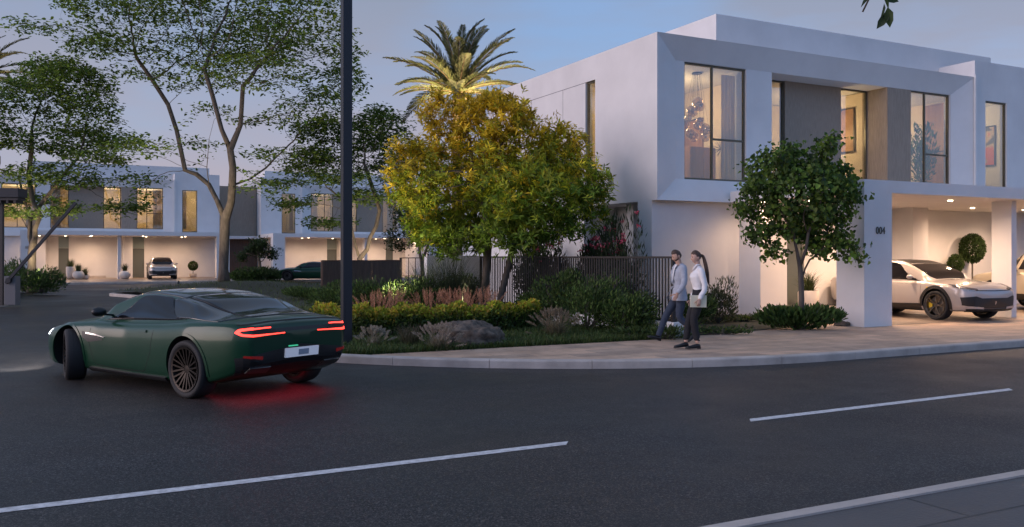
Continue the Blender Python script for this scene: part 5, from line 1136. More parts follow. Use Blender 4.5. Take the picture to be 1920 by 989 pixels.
for px, D, pf, pl, lb in ((133, 64.5, TALL, 'grass', 'tallest white pot with grass under the distant left carport'), (147, 64, ROUND, 'grass', 'round white pot with grass between two others under the distant carport'), (160, 64.6, LOW, 'grass', 'lowest white bowl with grass under the distant carport'), (234, 65, ROUND, 'grass', 'round white pot with grass beside the distant slim carport column'), (362, 70, LOW, 'ball', 'distant potted ball topiary right of the pale suv')):
    pot('planter', lb, atd(px, D, .125), pf, pl, 'white pots by the distant villas', px)
pot('planter', 'tall white pot with grass behind the small round tree at the villa entry', W(5.0, -.55, .125), [(0, 0), (.22, 0), (.30, .3), (.30, .62), (.27, .68)], 'grass', None, 2)
def topiary(label, loc, h, r_, n):
    rng = np.random.default_rng(int(h * 100)); r = thing('topiary', label, 'shrub', loc); q = unit(rng.normal(size=(n, 3))) * rng.uniform(.7, 1, (n, 1)); P = q * [r_, r_ * .8, r_ * 1.2] + [0, 0, h - r_ * 1.2]
    link('foliage', leaves_mesh('foliage', P, q + rng.normal(0, .5, (n, 3)), q + rng.normal(0, .4, (n, 3)), .07, .045, pick_cols(rng, n, [(.045, .075, .025), (.06, .10, .03)]), OVAL), M['leaf'], r); mb = MB(); mb.tube([(0, 0, 0), (0, 0, h - r_)], [.03, .025], 8); mb.build('stem', M['barkd'], r)
topiary('tall clipped topiary against the carport back wall', W(12.95, -.12, .125), 2.42, .40, 3600); topiary('small clipped topiary left of the tall one in the carport', W(12.15, -.08, .125), 1.72, .24, 1500)

# things inside the near villa
def curtain(label, u0, u1, v, z0, z1, seed):
    mb = MB(); n = int((u1 - u0) / .018); rs = []
    for i in range(n + 1):
        u = u0 + (u1 - u0) * i / n; y = v + .035 * math.sin((u - u0) * 75 + seed) + .015 * math.sin((u - u0) * 29); rs.append([W(u, y, z0), W(u, y + .006, z0), W(u, y + .006, z1), W(u, y, z1)])
    mb.rings(rs); tag(mb.build('curtain', M['curtain'], None, smooth=True), label, 'curtain')
curtain('pleated curtain in the right half of the leftmost upper window', 2.88, 3.38, .75, ZI + .02, ZT - .12, 0)
curtain('pleated curtain behind the narrow glass beside the grey cladding', 4.5, 5.5, 1.5, ZI + .02, ZT - .12, 2)
curtain('narrow curtain at the left edge of the upper window with indoor plant', 10.5, 10.85, .75, ZI + .02, ZT - .12, 1)
def chandelier():
    r = thing('chandelier', 'cluster of clear glass globes hanging inside the leftmost upper window', 'chandelier', W(2.45, 1.35, ZT - .01), ANG); rng = random.Random(3); g = glassmat('smoke_glass', (.75, .66, .55), 1.6, .10); mb = MB(); mb.lathe([(0, 0), (.15, 0), (.15, -.03), (0, -.03)], 16); mb.build('canopy_plate', M['num'], r)
    for i in range(13):
        a = i * 2.4; rr = .10 + .036 * i; x, y, z = rr * math.cos(a), rr * math.sin(a) * .7, -.75 - rng.random() * 1.0 - .03 * i; s = rng.uniform(.11, .19); mb = MB(); mb.lathe([(s * math.sin(math.pi * k / 12), -s * math.cos(math.pi * k / 12)) for k in range(13)], 18, (x, y, z)); q = mb.build('globe', g, r, smooth=True)
        mb = MB(); mb.lathe([(.035 * math.sin(math.pi * k / 6), -.035 * math.cos(math.pi * k / 6)) for k in range(7)], 10, (x, y, z)); mb.build('bulb', M['pot'], q); mb = MB(); mb.tube([(x * .3, y * .3, -.02), (x, y, z + s)], .004, 4); mb.build('cord', M['num'], q)
chandelier()
def picture(label, u, v, z, w_, h, cols, axis='v'):
    r = thing('picture', label, 'picture', W(u, v, z), ANG + (0 if axis == 'u' else R(90))); wbox(r, 'picture_frame', M['dark'], (-w_ / 2, w_ / 2, -.02, .02, -h / 2, h / 2))
    mb = MB(); mb.box(-w_ / 2 + .05, w_ / 2 - .05, -.026, .026, -h / 2 + .05, h / 2 - .05); m, t, b = newmat('painted_canvas'); n = t.nodes.new('ShaderNodeTexNoise'); n.inputs['Scale'].default_value = 2.2; rp_ = t.nodes.new('ShaderNodeValToRGB')
    g = t.nodes.new('ShaderNodeTexCoord'); t.links.new(g.outputs['Object'], n.inputs[0]); t.links.new(n.outputs[0], rp_.inputs[0]); t.links.new(rp_.outputs[0], b.inputs['Base Color']); e = rp_.color_ramp.elements; e[0].position = .38; e[0].color = (*cols[0], 1); e[1].position = .62; e[1].color = (*cols[1], 1); rp_.color_ramp.interpolation = 'EASE'; k = e.new(.5); k.color = (*cols[2], 1); mb.build('canvas', m, r)
picture('brown framed picture seen through the balcony door', 9.33, 2.15, 6.05, 1.1, 1.5, [(.26, .13, .06), (.36, .20, .10), (.30, .16, .08)])
picture('colourful framed picture in the narrow far right upper window', 16.42, 1.8, 5.9, .8, 1.5, [(.05, .06, .10), (.5, .10, .06), (.40, .30, .20)])
shrub('indoor_plant', 'leafy indoor plant standing inside the upper window right of the cladding', W(12.0, 1.1, ZI + .02), .5, .45, 2.4, 900, .2, [(.05, .09, .025), (.08, .13, .03)], None, 120, LANCE, .3, .5, 'plant', 6)
r = thing('wood_panel_wall', 'warm wooden panelled wall inside the upper window with indoor plant', 'wall panel', W(13.23, .62, ZI + .012), ANG); wbox(r, 'panel', M['intwood'], (-.06, 0, 0, 1.35, 0, 3.2)); wbox(r, 'rail', M['dark'], (-.075, -.061, 0, 1.35, 1.5, 1.53)); r = thing('wood_panel_wall', 'brown panelled wall section at the back of the leftmost upper window', 'wall panel', W(4.27, 3.25, ZI + .012), ANG); wbox(r, 'panel', M['intwood'], (-.06, 0, 0, 1.2, 0, 2.3)); wbox(r, 'trim', M['dark'], (-.07, 0, 0, 1.2, 2.301, 2.34)); 
r = thing('wall_unit', 'brown cabinet at the foot of the leftmost upper window', 'cabinet', W(3.3, 2.3, ZI + .012), ANG); wbox(r, 'body', M['intwood'], (-.5, .5, -.2, .2, .05, 1.2), bevel=.01); wbox(r, 'plinth', M['dark'], (-.46, .46, -.17, .17, 0, .049)); wbox(r, 'door', M['intwood'], (-.48, -.01, -.215, -.201, .08, 1.17), (.01, .48, -.215, -.201, .08, 1.17))
def sunburst():
    r = thing('floor_lamp', 'thin sunburst ornament on a stand in the leftmost upper window', 'ornament', W(3.85, 1.9, ZI + .012), ANG); mb = MB(); mb.lathe([(0, 0), (.16, 0), (.16, .02), (.012, .03), (.012, 1.0)], 14); mb.build('stand', M['num'], r); mb = MB(); rng = np.random.default_rng(2)
    for d in unit(rng.normal(size=(60, 3))): mb.tube([Vector((0, 0, 1.15)), Vector(d * .27) + Vector((0, 0, 1.15))], [.006, .003], 4)
    mb.build('ray_ball', M['num'], r)
sunburst()

M['spotlens'] = mat('garden_light_lens', (1, .9, .7), .4, emit=(1, .75, .4), estr=6)
def garden_light(label, p, aim, e, ang=110, col=(1, .84, .56)):
    r = thing('garden_light', label, 'garden light', p, 0, 'spike lights aimed up into the trees'); d = (Vector(aim) - Vector(p)).normalized(); mb = MB(); mb.tube([(0, 0, -.1), (0, 0, .16)], .012, 6); mb.build('spike', M['dark'], r)
    c = Vector((0, 0, .2)); mb = MB(); mb.tube([c - d * .06, c + d * .07], [.04, .055], 14); mb.build('housing', M['dark'], r); mb = MB(); mb.tube([c + d * .071, c + d * .074], [.046, .046], 14); mb.build('lens', M['spotlens'], r)
    l = bpy.data.lights.new('garden_spot', 'SPOT'); l.energy = e; l.spot_size = R(ang); l.spot_blend = .9; l.color = col; l.shadow_soft_size = .05; o = bpy.data.objects.new('garden_spot', l); COL.objects.link(o); o.parent = r; o.location = c + d * .09; o.rotation_euler = d.to_track_quat('-Z', 'Y').to_euler()
pT = atd(420, D1, z1); garden_light('spike light before the pale forked trunk of the tallest tree', pT + Vector((-.8, -3.6, -.1)), pT + Vector((.3, 0, 9)), 750)
pT = atd(60, D2, z2); garden_light('spike light among the shrubs below the far left tree', pT + Vector((.9, -1.6, .0)), pT + Vector((.2, 0, 5.5)), 900)
pT = atd(680, D3, .12); garden_light('spike light near the mid sized tree behind the lamp post', pT + Vector((.6, -1.8, 0)), pT + Vector((.2, 0, 6)), 600)
pT = atd(925, D5, z5); garden_light('spike light in front of the golden tree stems', pT + Vector((-.75, -1.0, -.05)), pT + Vector((-.5, -.3, 3.0)), 260, 85); garden_light('spike light left of the golden tree stems', pT + Vector((-2.9, -2.3, -.05)), pT + Vector((-1.2, -.4, 3.3)), 420, 80)
# overhanging branch at the top edge: a tree beside the camera, on the right
def street_tree():
    rng = np.random.default_rng(9); base = Vector((4.6, 1.2, .12)); r = thing('street_tree', 'dark leafy twig hanging into the top edge of the picture', 'tree', base)
    nodes = [(0, 0, -.1), (.02, 0, 1), (0, .02, 2), (-.03, .0, 3), (0, 0, 3.9), (-.4, .7, 4.4), (-.9, 1.6, 4.6), (-1.5, 2.5, 4.45), (-2.1, 3.3, 3.95), (-2.5, 3.72, 3.35), (-2.62, 3.8, 3.06)]
    par = [-1, 0, 1, 2, 3, 4, 5, 6, 7, 8, 9]; pts = blob_pts(rng, [(0, 0, 5.6, 1.8, 1.8, 1.3), (.8, .4, 5.0, 1.4, 1.4, 1.0)], 90); nodes, par = colonize(rng, pts, nodes, par, .3, .3)
    me, rad, ch = skeleton_mesh('trunk', nodes, par, .006, .10); link('trunk', me, M['barkd'], r); thin = np.array([i for i in range(len(nodes)) if par[i] >= 0 and rad[i] < .014 and nodes[i][2] > 4.4]); per = 5; n = len(thin) * per
    P = np.repeat(nodes[thin], per, 0) + rng.normal(0, .12, (n, 3)); d = rng.normal(0, .6, (n, 3)) + [0, 0, -.3]; tip = np.array([(-2.55 + .012 * i, 3.8 + .01 * (i % 3), 3.25 - .027 * i) for i in range(8)]); td = np.array([(-.9, 0, -.35), (.8, .1, -.5), (-.7, .2, -.8), (.3, -.2, -1), (.9, 0, -.2), (-.25, 0, -1), (.15, .1, -1), (-.5, .1, -.7)])
    P = np.concatenate([P, tip]); d = np.concatenate([d, td]); l = .12 * rng.uniform(.75, 1.15, len(P)); link('crown', leaves_mesh('crown', P, d, rng.normal(0, .4, (len(P), 3)) + [0, -.7, .6], l, l * .5, pick_cols(rng, len(P), [(.03, .05, .02), (.04, .065, .022)]), OVAL), M['leaf'], r)
street_tree()

# ================================================================== PEOPLE
M['skin'] = mat('skin', (.48, .29, .21), .55, var=.06, vscale=20)
M['skinw'] = mat('skin_light', (.52, .33, .25), .55, var=.06, vscale=20)
M['lip'] = mat('lips', (.33, .13, .11), .5)
M['eye'] = mat('eye', (.03, .02, .018), .2)
M['hair'] = mat('dark_brown_hair', (.06, .033, .021), .6, var=.4, vscale=50, bump=.6, bscale=60, stretch=(1, 1, .3))
M['jacket'] = mat('grey_blazer_cloth', (.36, .39, .45), .9, var=.10, vscale=18, bump=.4, bscale=11)
M['jacketd'] = mat('blazer_lining', (.16, .165, .19), .9)
M['shirt'] = mat('white_shirt_cloth', (.74, .73, .73), .85, var=.06, vscale=7, bump=.4, bscale=11)
M['jeans'] = mat('navy_trousers_cloth', (.030, .042, .068), .9, var=.2, vscale=8, bump=.7, bscale=14)
M['black'] = mat('black_trousers_cloth', (.014, .014, .017), .9, var=.2, vscale=8, bump=.7, bscale=14)
M['shoe'] = mat('black_leather', (.012, .012, .013), .35)
M['folder'] = mat('cream_folder', (.70, .65, .48), .6, var=.05)

def ell(c, rx, ry, n=20, tilt=0.0, pw=2.0):
    """horizontal ring: depth rx, half width ry, tilted about y"""
    o = []
    for i in range(n):
        a = 2 * math.pi * i / n; ca, sa = math.cos(a), math.sin(a); x = rx * math.copysign(abs(ca) ** (2 / pw), ca); y = ry * math.copysign(abs(sa) ** (2 / pw), sa)
        o.append(Vector(c) + Vector((x * math.cos(tilt), y, -x * math.sin(tilt))))
    return o
def limb(mb, pts, rad, n=16, flat=1.0, dens=6):
    P = [Vector(p) for p in pts]; q, r_ = [], []
    for i in range(len(P) - 1):
        p0, p1, p2, p3 = P[max(i - 1, 0)], P[i], P[i + 1], P[min(i + 2, len(P) - 1)]
        for k in range(dens):
            t = k / dens; q.append(.5 * (2 * p1 + (p2 - p0) * t + (2 * p0 - 5 * p1 + 4 * p2 - p3) * t * t + (3 * p1 - p0 - 3 * p2 + p3) * t ** 3)); s = t * t * (3 - 2 * t); r_.append(rad[i] * (1 - s) + rad[i + 1] * s)
    q.append(P[-1]); r_.append(rad[-1]); mb.tube(q, r_, n, flat=flat)
def remesh(mb, vox, smooth=3, name='m'):
    o = link('tmp', mb.mesh(name, fix=True)); a = o.modifiers.new('r', 'REMESH'); a.mode = 'VOXEL'; a.voxel_size = vox; a.use_smooth_shade = True
    b = o.modifiers.new('s', 'SMOOTH'); b.factor = .5; b.iterations = smooth
    me = bpy.data.meshes.new_from_object(o.evaluated_get(bpy.context.evaluated_depsgraph_get())); bpy.data.objects.remove(o); me.name = name
    me.polygons.foreach_set('use_smooth', [True] * len(me.polygons)); return me
def head_mesh(beard=False, fem=False):
    """face towards +x, origin at the middle of the skull"""
    bm = bmesh.new(); bmesh.ops.create_uvsphere(bm, u_segments=48, v_segments=36, radius=1); g = lambda a, s: math.exp(-(a / s) ** 2)
    for v in bm.verts:
        x, y, z = v.co; f = max(0, x)
        X, Y, Z = x * .098, y * .076, z * .115
        if z < -.1:
            k = min(1, (-.1 - z) / .9); Y *= 1 - (.34 if fem else .24) * k; X *= 1 - (.12 if x > 0 else .52) * k; X += .012 * k * (x > -.2)
        if x > 0:
            X *= 1 - .10 * f * g(y, .5) * (1 if z < .35 else 0); X -= .010 * g(abs(Y) - .032, .016) * g(Z - .004, .014) * f
            X += .024 * g(Y, .011) * g(Z + .026, .020) + .010 * g(Y, .009) * g(Z + .005, .022); X += .005 * g(Z - .024, .010) * g(Y, .05) * (0 if fem else 1)
            X += .008 * g(Y, .022) * g(Z + .060, .007) + .007 * g(Y, .020) * g(Z + .072, .006) - .003 * g(Y, .03) * g(Z + .066, .003); X += .010 * g(Y, .022) * g(Z + .098, .014)
        v.co = (X, Y, Z)
    mb = MB(); bm.verts.index_update(); vs_ = [v.co.copy() for v in bm.verts]; fs_ = [tuple(v.index for v in f.verts) for f in bm.faces]; bm.free()
    mb.add(vs_, fs_)
    for s in (1, -1):
        for k, (rx, ry, rz) in enumerate(((.020, .008, .031),)): 
            rs = []
            for i in range(9):
                a = math.pi * i / 8; rs.append([Vector((-.012 - .012 * (1 - math.cos(a)) * .3 + rx * math.sin(a) * math.cos(b), s * (.074 + ry * math.sin(b) * math.sin(a)), -.008 - rz * math.cos(a))) for b in [2 * math.pi * j / 10 for j in range(10)]])
            mb.rings(rs)
        mb.lathe([(.0066 * math.sin(math.pi * k / 6), -.0066 * math.cos(math.pi * k / 6)) for k in range(7)], 10, (.0795, s * .030, .004), mi=1)
        mb.add([(.0915, s * .016, .026), (.084, s * .044, .027), (.082, s * .044, .032), (.0905, s * .016, .032)], [(0, 1, 2, 3)], 2)
    mb.add([Vector((.0885 - abs(y) * .25, y, -.063 - .002 * math.cos(y * 60) + dz)) for dz in (0, -.006) for y in (-.02, -.01, 0, .01, .02)], [(i, i + 1, i + 6, i + 5) for i in range(4)], 3)
    return mb
def xform(mb, loc, tilt=0.0, yaw=0.0):
    R_ = Matrix.Translation(loc) @ Matrix.Rotation(yaw, 4, 'Z') @ Matrix.Rotation(tilt, 4, 'Y'); o = MB(); o.v = [tuple(R_ @ Vector(p)) for p in mb.v]; o.f = mb.f; o.m = mb.m; return o, R_
def hand(mb, wrist, d, palm, sd, curl=.5, s=1.0):
    """five curled fingers: d = direction of the hand, palm = direction the palm faces, sd = +1 when thumb lies on cross(d, palm)"""
    d, palm = Vector(d).normalized(), Vector(palm).normalized(); palm = (palm - d * palm.dot(d)).normalized(); sx = d.cross(palm) * sd; w = Vector(wrist)
    rs = []
    for t, hw, ht in ((-.02, .024, .018), (.02, .031, .016), (.05, .039, .015), (.085, .040, .013), (.095, .034, .010)):
        c = w + d * t * s; rs.append([c + sx * math.cos(a) * hw * s + palm * math.sin(a) * ht * s for a in [2 * math.pi * j / 14 for j in range(14)]])
    mb.rings(rs)
    for k, (o, L) in enumerate(((.028, .070), (.010, .080), (-.009, .074), (-.027, .056))):
        p = w + d * .088 * s + sx * o * s; pts = [p - d * .01 * s, p]; a = curl * .5
        for seg in (.46, .30, .24): p = p + (d * math.cos(a) + palm * math.sin(a)) * L * seg * s; pts.append(p); a += curl
        mb.tube(pts, [.0085 * s, .0088 * s, .0082 * s, .0074 * s, .0055 * s], 8)
    p = w + d * .022 * s + sx * .026 * s; pts = [p]; 
    for q, (e, m_, n_) in zip((.036, .032, .025), ((.45, .75, .25), (.75, .5, .35), (.9, .2, .4))): p = p + (d * e + sx * m_ + palm * n_).normalized() * q * s; pts.append(p)
    mb.tube(pts, [.013 * s, .011 * s, .0095 * s, .007 * s], 8)
def hair_cap(R_, scale, sel, extra=0.0, name='hair'):
    bm = bmesh.new(); bmesh.ops.create_uvsphere(bm, u_segments=40, v_segments=30, radius=1); vs_, fs_ = [], []; rng = np.random.default_rng(5); keep = {}
    for v in bm.verts:
        x, y, z = v.co; k = 1 + rng.normal(0, .012); c = sel(x, y, z)
        if z < -.1: kk = min(1, (-.1 - z) / .9); y *= 1 - .24 * kk; x *= 1 - (.12 if x > 0 else .45) * kk
        s = (1 + (scale - 1) * c) * k if c > 0 else .80; e = extra * max(0, z) * max(0, min(1, .6 + x)) if c > 0 else 0
        vs_.append(R_ @ Vector((x * .098 * s, y * .076 * s, z * .115 * s + e)))
    fs_ = [tuple(v.index for v in f.verts) for f in bm.faces]; bm.free(); mb = MB(); mb.add(vs_, fs_); return mb
def shoe(mb, ankle, pitch, yaw=0.0, L=.28, heel=.02, low=True):
    """ankle = heel centre at the sole; pitch>0 lifts the heel"""
    rs = []
    for t, hw, hh in ((-.045, .022, .05), (-.03, .032, .065), (.02, .034, .072), (.08, .038, .060), (.13, .045, .048), (.18, .046, .040), (.215, .036, .032), (L - .045, .015, .02)):
        rs.append([Vector((t, math.cos(a) * hw, max(0, hh * .5 + math.sin(a) * hh * .5))) for a in [2 * math.pi * j / 14 for j in range(14)]])
    R_ = Matrix.Translation(ankle) @ Matrix.Rotation(yaw, 4, 'Z') @ Matrix.Rotation(pitch, 4, 'Y'); k = MB(); k.rings(rs); mb.add([R_ @ Vector(p) for p in k.v], k.f)
    k = MB(); k.box(-.045, .015, -.028, .028, -heel, .004); k.prism([(-.045, -.03), (.06, -.036), (.15, -.046), (.21, -.036), (.232, 0), (.21, .036), (.15, .046), (.06, .036), (-.045, .03)], -.008, .006); mb.add([R_ @ Vector(p) for p in k.v], k.f)

def man():
    loc = Vector((3.27, 17.3, .135)); r_body = MB(); hp = .93
    # body under the clothes (one continuous surface)
    hip = {1: (0, .09, hp), -1: (0, -.09, hp)}                       # y>0 = his left (towards the camera)
    kneeR, ankR = (.24, -.09, .50), (.40, -.09, .105); kneeL, ankL = (.02, .09, .48), (-.30, .09, .17)
    b = MB(); b.rings([ell((0, 0, .84), .085, .13), ell((0, 0, .95), .10, .155), ell((-.005, 0, 1.10), .095, .14), ell((.0, 0, 1.25), .11, .16), ell((.0, 0, 1.38), .11, .18), ell((-.01, 0, 1.46), .075, .15), ell((0, 0, 1.50), .055, .07)])
    limb(b, [(-.012, 0, 1.44), (.01, 0, 1.53), (.035, 0, 1.60)], [.066, .058, .062])
    for s, k, a in ((-1, kneeR, ankR), (1, kneeL, ankL)): limb(b, [hip[s], k, a], [.070, .05, .042])
    shL, elL, wrL = (-.01, .205, 1.42), (.0, .27, 1.15), (.13, .265, .945); shR, elR, wrR = (-.01, -.205, 1.42), (-.08, -.26, 1.15), (.02, -.25, .93)
    for sh, el, wr in ((shL, elL, wrL), (shR, elR, wrR)): limb(b, [sh, el, wr], [.058, .042, .028])
    hm, R_ = xform(head_mesh(), Vector((.055, 0, 1.665)), R(20), R(4))
    me = remesh(b, .014, 3, 'body'); k = MB(); k.add([v.co for v in me.vertices], [tuple(p.vertices) for p in me.polygons]); 
    for i, f in enumerate(hm.f): pass
    n0 = len(k.v); k.v += hm.v; k.f += [tuple(i + n0 for i in f) for f in hm.f]; k.m += hm.m
    hand(k, wrL, Vector((.45, -.02, -.9)), (-.2, -1, 0), -1, .42); hand(k, wrR, Vector((.35, .02, -.9)), (-.2, 1, 0), 1, .42)
    p = k.build('person', [M['skin'], M['eye'], M['hair'], M['lip']], None, smooth=True, loc=loc, rz=R(188)); p.scale = (1.0,) * 3
    tag(p, 'bearded man in a grey blazer and navy trousers walking with his head bowed', 'person')
    # blazer
    j = MB(); j.rings([ell((.0, 0, .80), .15, .205, pw=2.3), ell((.0, 0, .92), .138, .19, pw=2.3), ell((.0, 0, 1.0), .125, .175, pw=2.2), ell((-.005, 0, 1.10), .115, .162), ell((.005, 0, 1.25), .13, .18), ell((.0, 0, 1.37), .128, .20), ell((-.012, 0, 1.445), .095, .175), ell((-.02, 0, 1.50), .066, .085), ell((-.022, 0, 1.525), .058, .064)])
    for sh, el, wr in ((shL, elL, wrL), (shR, elR, wrR)):
        e = Vector(wr) + (Vector(el) - Vector(wr)).normalized() * .01; limb(j, [Vector(sh) + Vector((0, -.03 if sh[1] > 0 else .03, .005)), Vector(sh) * 1.0, el, e], [.07, .074, .060, .043])
    me = remesh(j, .013, 3, 'jacket')
    for v in me.vertices:                          # front opening: press the chest cloth in and pull lapel edges out
        c = v.co
        if c.x > .03 and abs(c.y) < .05 and 1.10 < c.z < 1.5: w_ = (.05 - abs(c.y)) / .05; c.x -= .03 * min(1, w_ * 1.6) * min(1, (c.z - 1.08) / .18)
        if abs(c.y) < .22 and c.z < 1.3: c.x += .003 * math.sin(c.z * 46 + c.y * 20)
        if abs(c.y) > .19: c.x += .0025 * math.sin(c.z * 70 + 1) * (1 if c.z < 1.25 else .3)
    jk = link('jacket', me, M['jacket'], p)
    sh_ = MB(); sh_.add([(.104, -.045, 1.43), (.104, .045, 1.43), (.128, .030, 1.30), (.132, .012, 1.12), (.132, -.012, 1.12), (.128, -.030, 1.30), (.062, -.055, 1.505), (.062, .055, 1.505)], [(0, 1, 2, 5), (5, 2, 3, 4), (6, 7, 1, 0)]); sh_.build('shirt', M['shirt'], p, smooth=True)
    for s in (1, -1):
        lp = MB(); lp.add([(.050, s * .062, 1.515), (.108, s * .040, 1.42), (.140, s * .012, 1.13), (.146, s * .022, 1.15), (.142, s * .085, 1.34), (.128, s * .090, 1.40), (.116, s * .062, 1.415), (.118, s * .088, 1.44), (.060, s * .082, 1.512)], [(0, 1, 6, 7, 8), (1, 2, 3, 4, 5, 6)]); o = lp.build('lapel', M['jacket'], jk); q = o.modifiers.new('s', 'SOLIDIFY'); q.thickness = .006
    fl = MB(); fl.rings([[Vector((.11, -.02, 1.08)), Vector((.11, -.15, 1.08)), Vector((.105, -.15, 1.08)), Vector((.105, -.02, 1.08))], [Vector((.20, -.03, .97)), Vector((.14, -.18, .97)), Vector((.135, -.18, .97)), Vector((.195, -.03, .97))], [Vector((.255, -.05, .84)), Vector((.15, -.19, .83)), Vector((.145, -.19, .83)), Vector((.25, -.05, .84))]]); fl.build('jacket_flap', M['jacket'], jk, smooth=True, fix=True)
    bt = MB(); bt.lathe([(0, 0), (.011, 0), (.011, .006), (0, .008)], 10, (.136, .0, 1.11), 'x'); bt.build('button', M['black'], jk)
    # trousers
    t = MB(); t.rings([ell((0, 0, .80), .10, .155, pw=2.2), ell((0, 0, .90), .112, .168), ell((0, 0, .99), .10, .15), ell((-.003, 0, 1.03), .098, .146)])
    for s, kn, a in ((-1, kneeR, ankR), (1, kneeL, ankL)): limb(t, [(hip[s][0], hip[s][1], .91), (hip[s][0] * .5 + kn[0] * .5, hip[s][1], .70), kn, Vector(a) * .55 + Vector(kn) * .45, a], [.100, .086, .070, .062, .056])
    me = remesh(t, .013, 3, 'trousers')
    for v in me.vertices: v.co.x += .002 * math.sin(v.co.z * 60 + v.co.y * 30)
    link('trousers', me, M['jeans'], p)
    for a, pi_, lift in ((ankR, R(-14), .0), (ankL, R(34), 0)):
        s = MB(); shoe(s, Vector((a[0] - .01, a[1], a[2] - (.07 if pi_ < 0 else .055))), pi_, 0, .285); s.build('shoe', M['shoe'], p, smooth=True)
    h = hair_cap(R_, 1.09, lambda x, y, z: max(min(1, max(0, (z - .40 - .10 * x) / .22)), .45 * min(1, max(0, (.18 - x) / .2)) * min(1, max(0, (z + .12 + .3 * (x < -.4)) / .2))), .022); h.build('hair', M['hair'], p, smooth=True)
    bd = hair_cap(R_, 1.05, lambda x, y, z: (1 if (z < -.40 and x > .0 and not (z > -.66 and abs(y) < .28 and x > .6 and z < -.48)) or (-.45 < z < .05 and -.02 < x < .30 and abs(y) > .6) else 0)); bd.build('beard', M['hair'], p, smooth=True)
man()
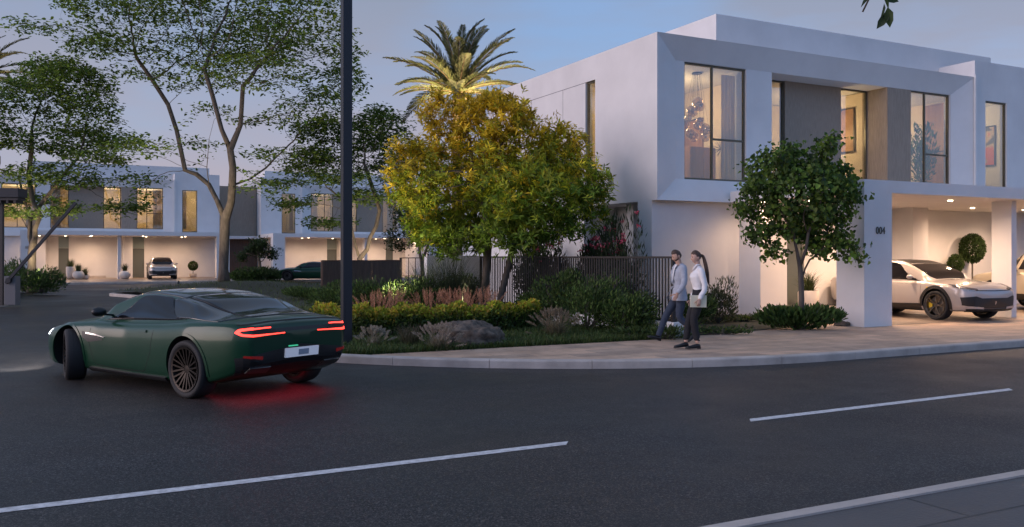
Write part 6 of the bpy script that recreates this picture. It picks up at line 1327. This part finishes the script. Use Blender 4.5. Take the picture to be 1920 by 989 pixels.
def woman():
    loc = Vector((3.36, 16.0, .135)); hp = .93; hip = {1: (0, .085, hp), -1: (0, -.085, hp)}
    kneeL, ankL = (.10, .08, .50), (.03, .08, .10); kneeR, ankR = (.14, -.075, .50), (.20, -.07, .105)
    b = MB(); b.rings([ell((0, 0, .82), .085, .13), ell((-.005, 0, .93), .105, .155), ell((.0, 0, 1.08), .078, .115), ell((.01, 0, 1.22), .095, .135), ell((.012, 0, 1.33), .095, .150), ell((-.005, 0, 1.40), .06, .13), ell((0, 0, 1.44), .045, .06)])
    limb(b, [(-.015, 0, 1.38), (.0, 0, 1.47), (.018, 0, 1.56)], [.055, .045, .05])
    for s, k, a in ((1, kneeL, ankL), (-1, kneeR, ankR)): limb(b, [hip[s], k, a], [.064, .044, .036])
    shL, elL, wrL = (-.01, .168, 1.37), (-.05, .225, 1.09), (.05, .245, .885); shR, elR, wrR = (-.01, -.168, 1.37), (-.04, -.21, 1.09), (.06, -.20, .86)
    for sh, el, wr in ((shL, elL, wrL), (shR, elR, wrR)): limb(b, [sh, el, wr], [.045, .034, .023])
    hm, R_ = xform(head_mesh(False, True), Vector((.035, 0, 1.625)), R(9), R(6)); hm.v = [tuple(R_ @ ((R_.inverted() @ Vector(q)) * .955)) for q in hm.v]
    me = remesh(b, .013, 3, 'body'); k = MB(); k.add([v.co for v in me.vertices], [tuple(q.vertices) for q in me.polygons]); n0 = len(k.v); k.v += hm.v; k.f += [tuple(i + n0 for i in f) for f in hm.f]; k.m += hm.m
    hand(k, wrL, Vector((.12, .03, -1)), (.1, -1, 0), -1, .75, .9); hand(k, wrR, Vector((.2, 0, -1)), (0, 1, 0), 1, .5, .9)
    p = k.build('person', [M['skinw'], M['eye'], M['hair'], M['lip']], None, smooth=True, loc=loc, rz=R(186)); p.scale = (1.015,) * 3
    tag(p, 'woman with a long ponytail in a white shirt carrying a cream folder', 'person')
    j = MB(); j.rings([ell((.0, 0, 1.03), .088, .125), ell((.0, 0, 1.10), .090, .125), ell((.012, 0, 1.20), .112, .142), ell((.022, 0, 1.27), .126, .152), ell((.012, 0, 1.34), .108, .162), ell((-.006, 0, 1.405), .072, .142), ell((-.012, 0, 1.445), .054, .066), ell((-.010, 0, 1.475), .050, .054)])
    for s in (1, -1): limb(j, [(.06, s * .062, 1.265), (.098, s * .062, 1.262)], [.055, .038])
    for sh, el, wr in ((shL, elL, wrL), (shR, elR, wrR)): limb(j, [Vector(sh) + Vector((0, -.03 if sh[1] > 0 else .03, .005)), sh, el, Vector(el) * .3 + Vector(wr) * .7, wr], [.055, .056, .048, .044, .036])
    me = remesh(j, .011, 3, 'shirt')
    for v in me.vertices:
        c = v.co; w_ = 1 if abs(c.y) > .15 else .5; c.x += .003 * w_ * math.sin(c.z * 60 + c.y * 25); c.y += .0015 * math.sin(c.z * 85)
    sh_ = link('shirt', me, M['shirt'], p)
    cl = MB()
    for s in (1, -1): cl.add([(-.05, s * .045, 1.495), (.035, s * .058, 1.475), (.098, s * .03, 1.40), (.072, s * .012, 1.425), (.045, s * .035, 1.50)], [(0, 1, 2, 3, 4)])
    o = cl.build('collar', M['shirt'], sh_); q = o.modifiers.new('s', 'SOLIDIFY'); q.thickness = .006
    vn = MB(); vn.add([(.058, -.028, 1.455), (.058, .028, 1.455), (.119, 0, 1.34)], [(0, 1, 2)]); vn.build('neckline', M['skinw'], sh_)
    t = MB(); t.rings([ell((0, 0, .80), .095, .145, pw=2.2), ell((-.005, 0, .90), .112, .163), ell((.0, 0, 1.0), .095, .137), ell((.0, 0, 1.085), .084, .121)])
    for s, kn, a in ((1, kneeL, ankL), (-1, kneeR, ankR)): limb(t, [(0, hip[s][1], .90), (kn[0] * .5, hip[s][1], .70), kn, Vector(kn) * .25 + Vector(a) * .75 + Vector((0, 0, .0)), Vector(kn) * .10 + Vector(a) * .90 + Vector((0, 0, .04))], [.092, .082, .066, .060, .056])
    me = remesh(t, .012, 3, 'trousers')
    for v in me.vertices: v.co.x += .002 * math.sin(v.co.z * 55 + v.co.y * 30)
    link('trousers', me, M['black'], p)
    for a, pi_ in ((ankL, R(3)), (ankR, R(6))): s = MB(); shoe(s, Vector((a[0] - .005, a[1], a[2] - .078 + (.01 if pi_ > R(4) else 0))), pi_, 0, .262); s.build('shoe', M['shoe'], p, smooth=True)
    h = hair_cap(R_, 1.05, lambda x, y, z: max(min(1, max(0, (z - .34 - .22 * x) / .2)), min(1, max(0, (.22 - x - .3 * (z < .1)) / .22)) * min(1, max(0, (z + .34) / .2))), .006); hr = h.build('hair', M['hair'], p, smooth=True)
    pt = MB(); limb(pt, [R_ @ Vector((-.085, 0, .03)), R_ @ Vector((-.135, .0, -.01)), Vector((-.135, .01, 1.50)), Vector((-.165, .01, 1.35)), Vector((-.185, .015, 1.20)), Vector((-.20, .015, 1.12))], [.024, .036, .046, .046, .030, .006], 14, .7); pt.build('ponytail', M['hair'], hr, smooth=True)
    a_ = R(186); cc, ss = math.cos(a_), math.sin(a_); l = Vector((.06, .205, .765)); wp = loc + Vector((l.x * cc - l.y * ss, l.x * ss + l.y * cc, l.z)); mb = MB(); mb.box(-.15, .15, -.008, .008, -.01, .205); o = mb.build('folder', M['folder'], None, loc=wp, rz=R(186), bevel=.004); o.rotation_euler = (0, R(-1), R(186))
    tag(o, 'cream document folder held at the side of the woman', 'folder'); mb = MB(); mb.box(-.035, .02, .0082, .0092, .05, .065); mb.box(-.035, .005, .0082, .0092, .075, .085); mb.build('printed_line', M['jacket'], o)
woman()
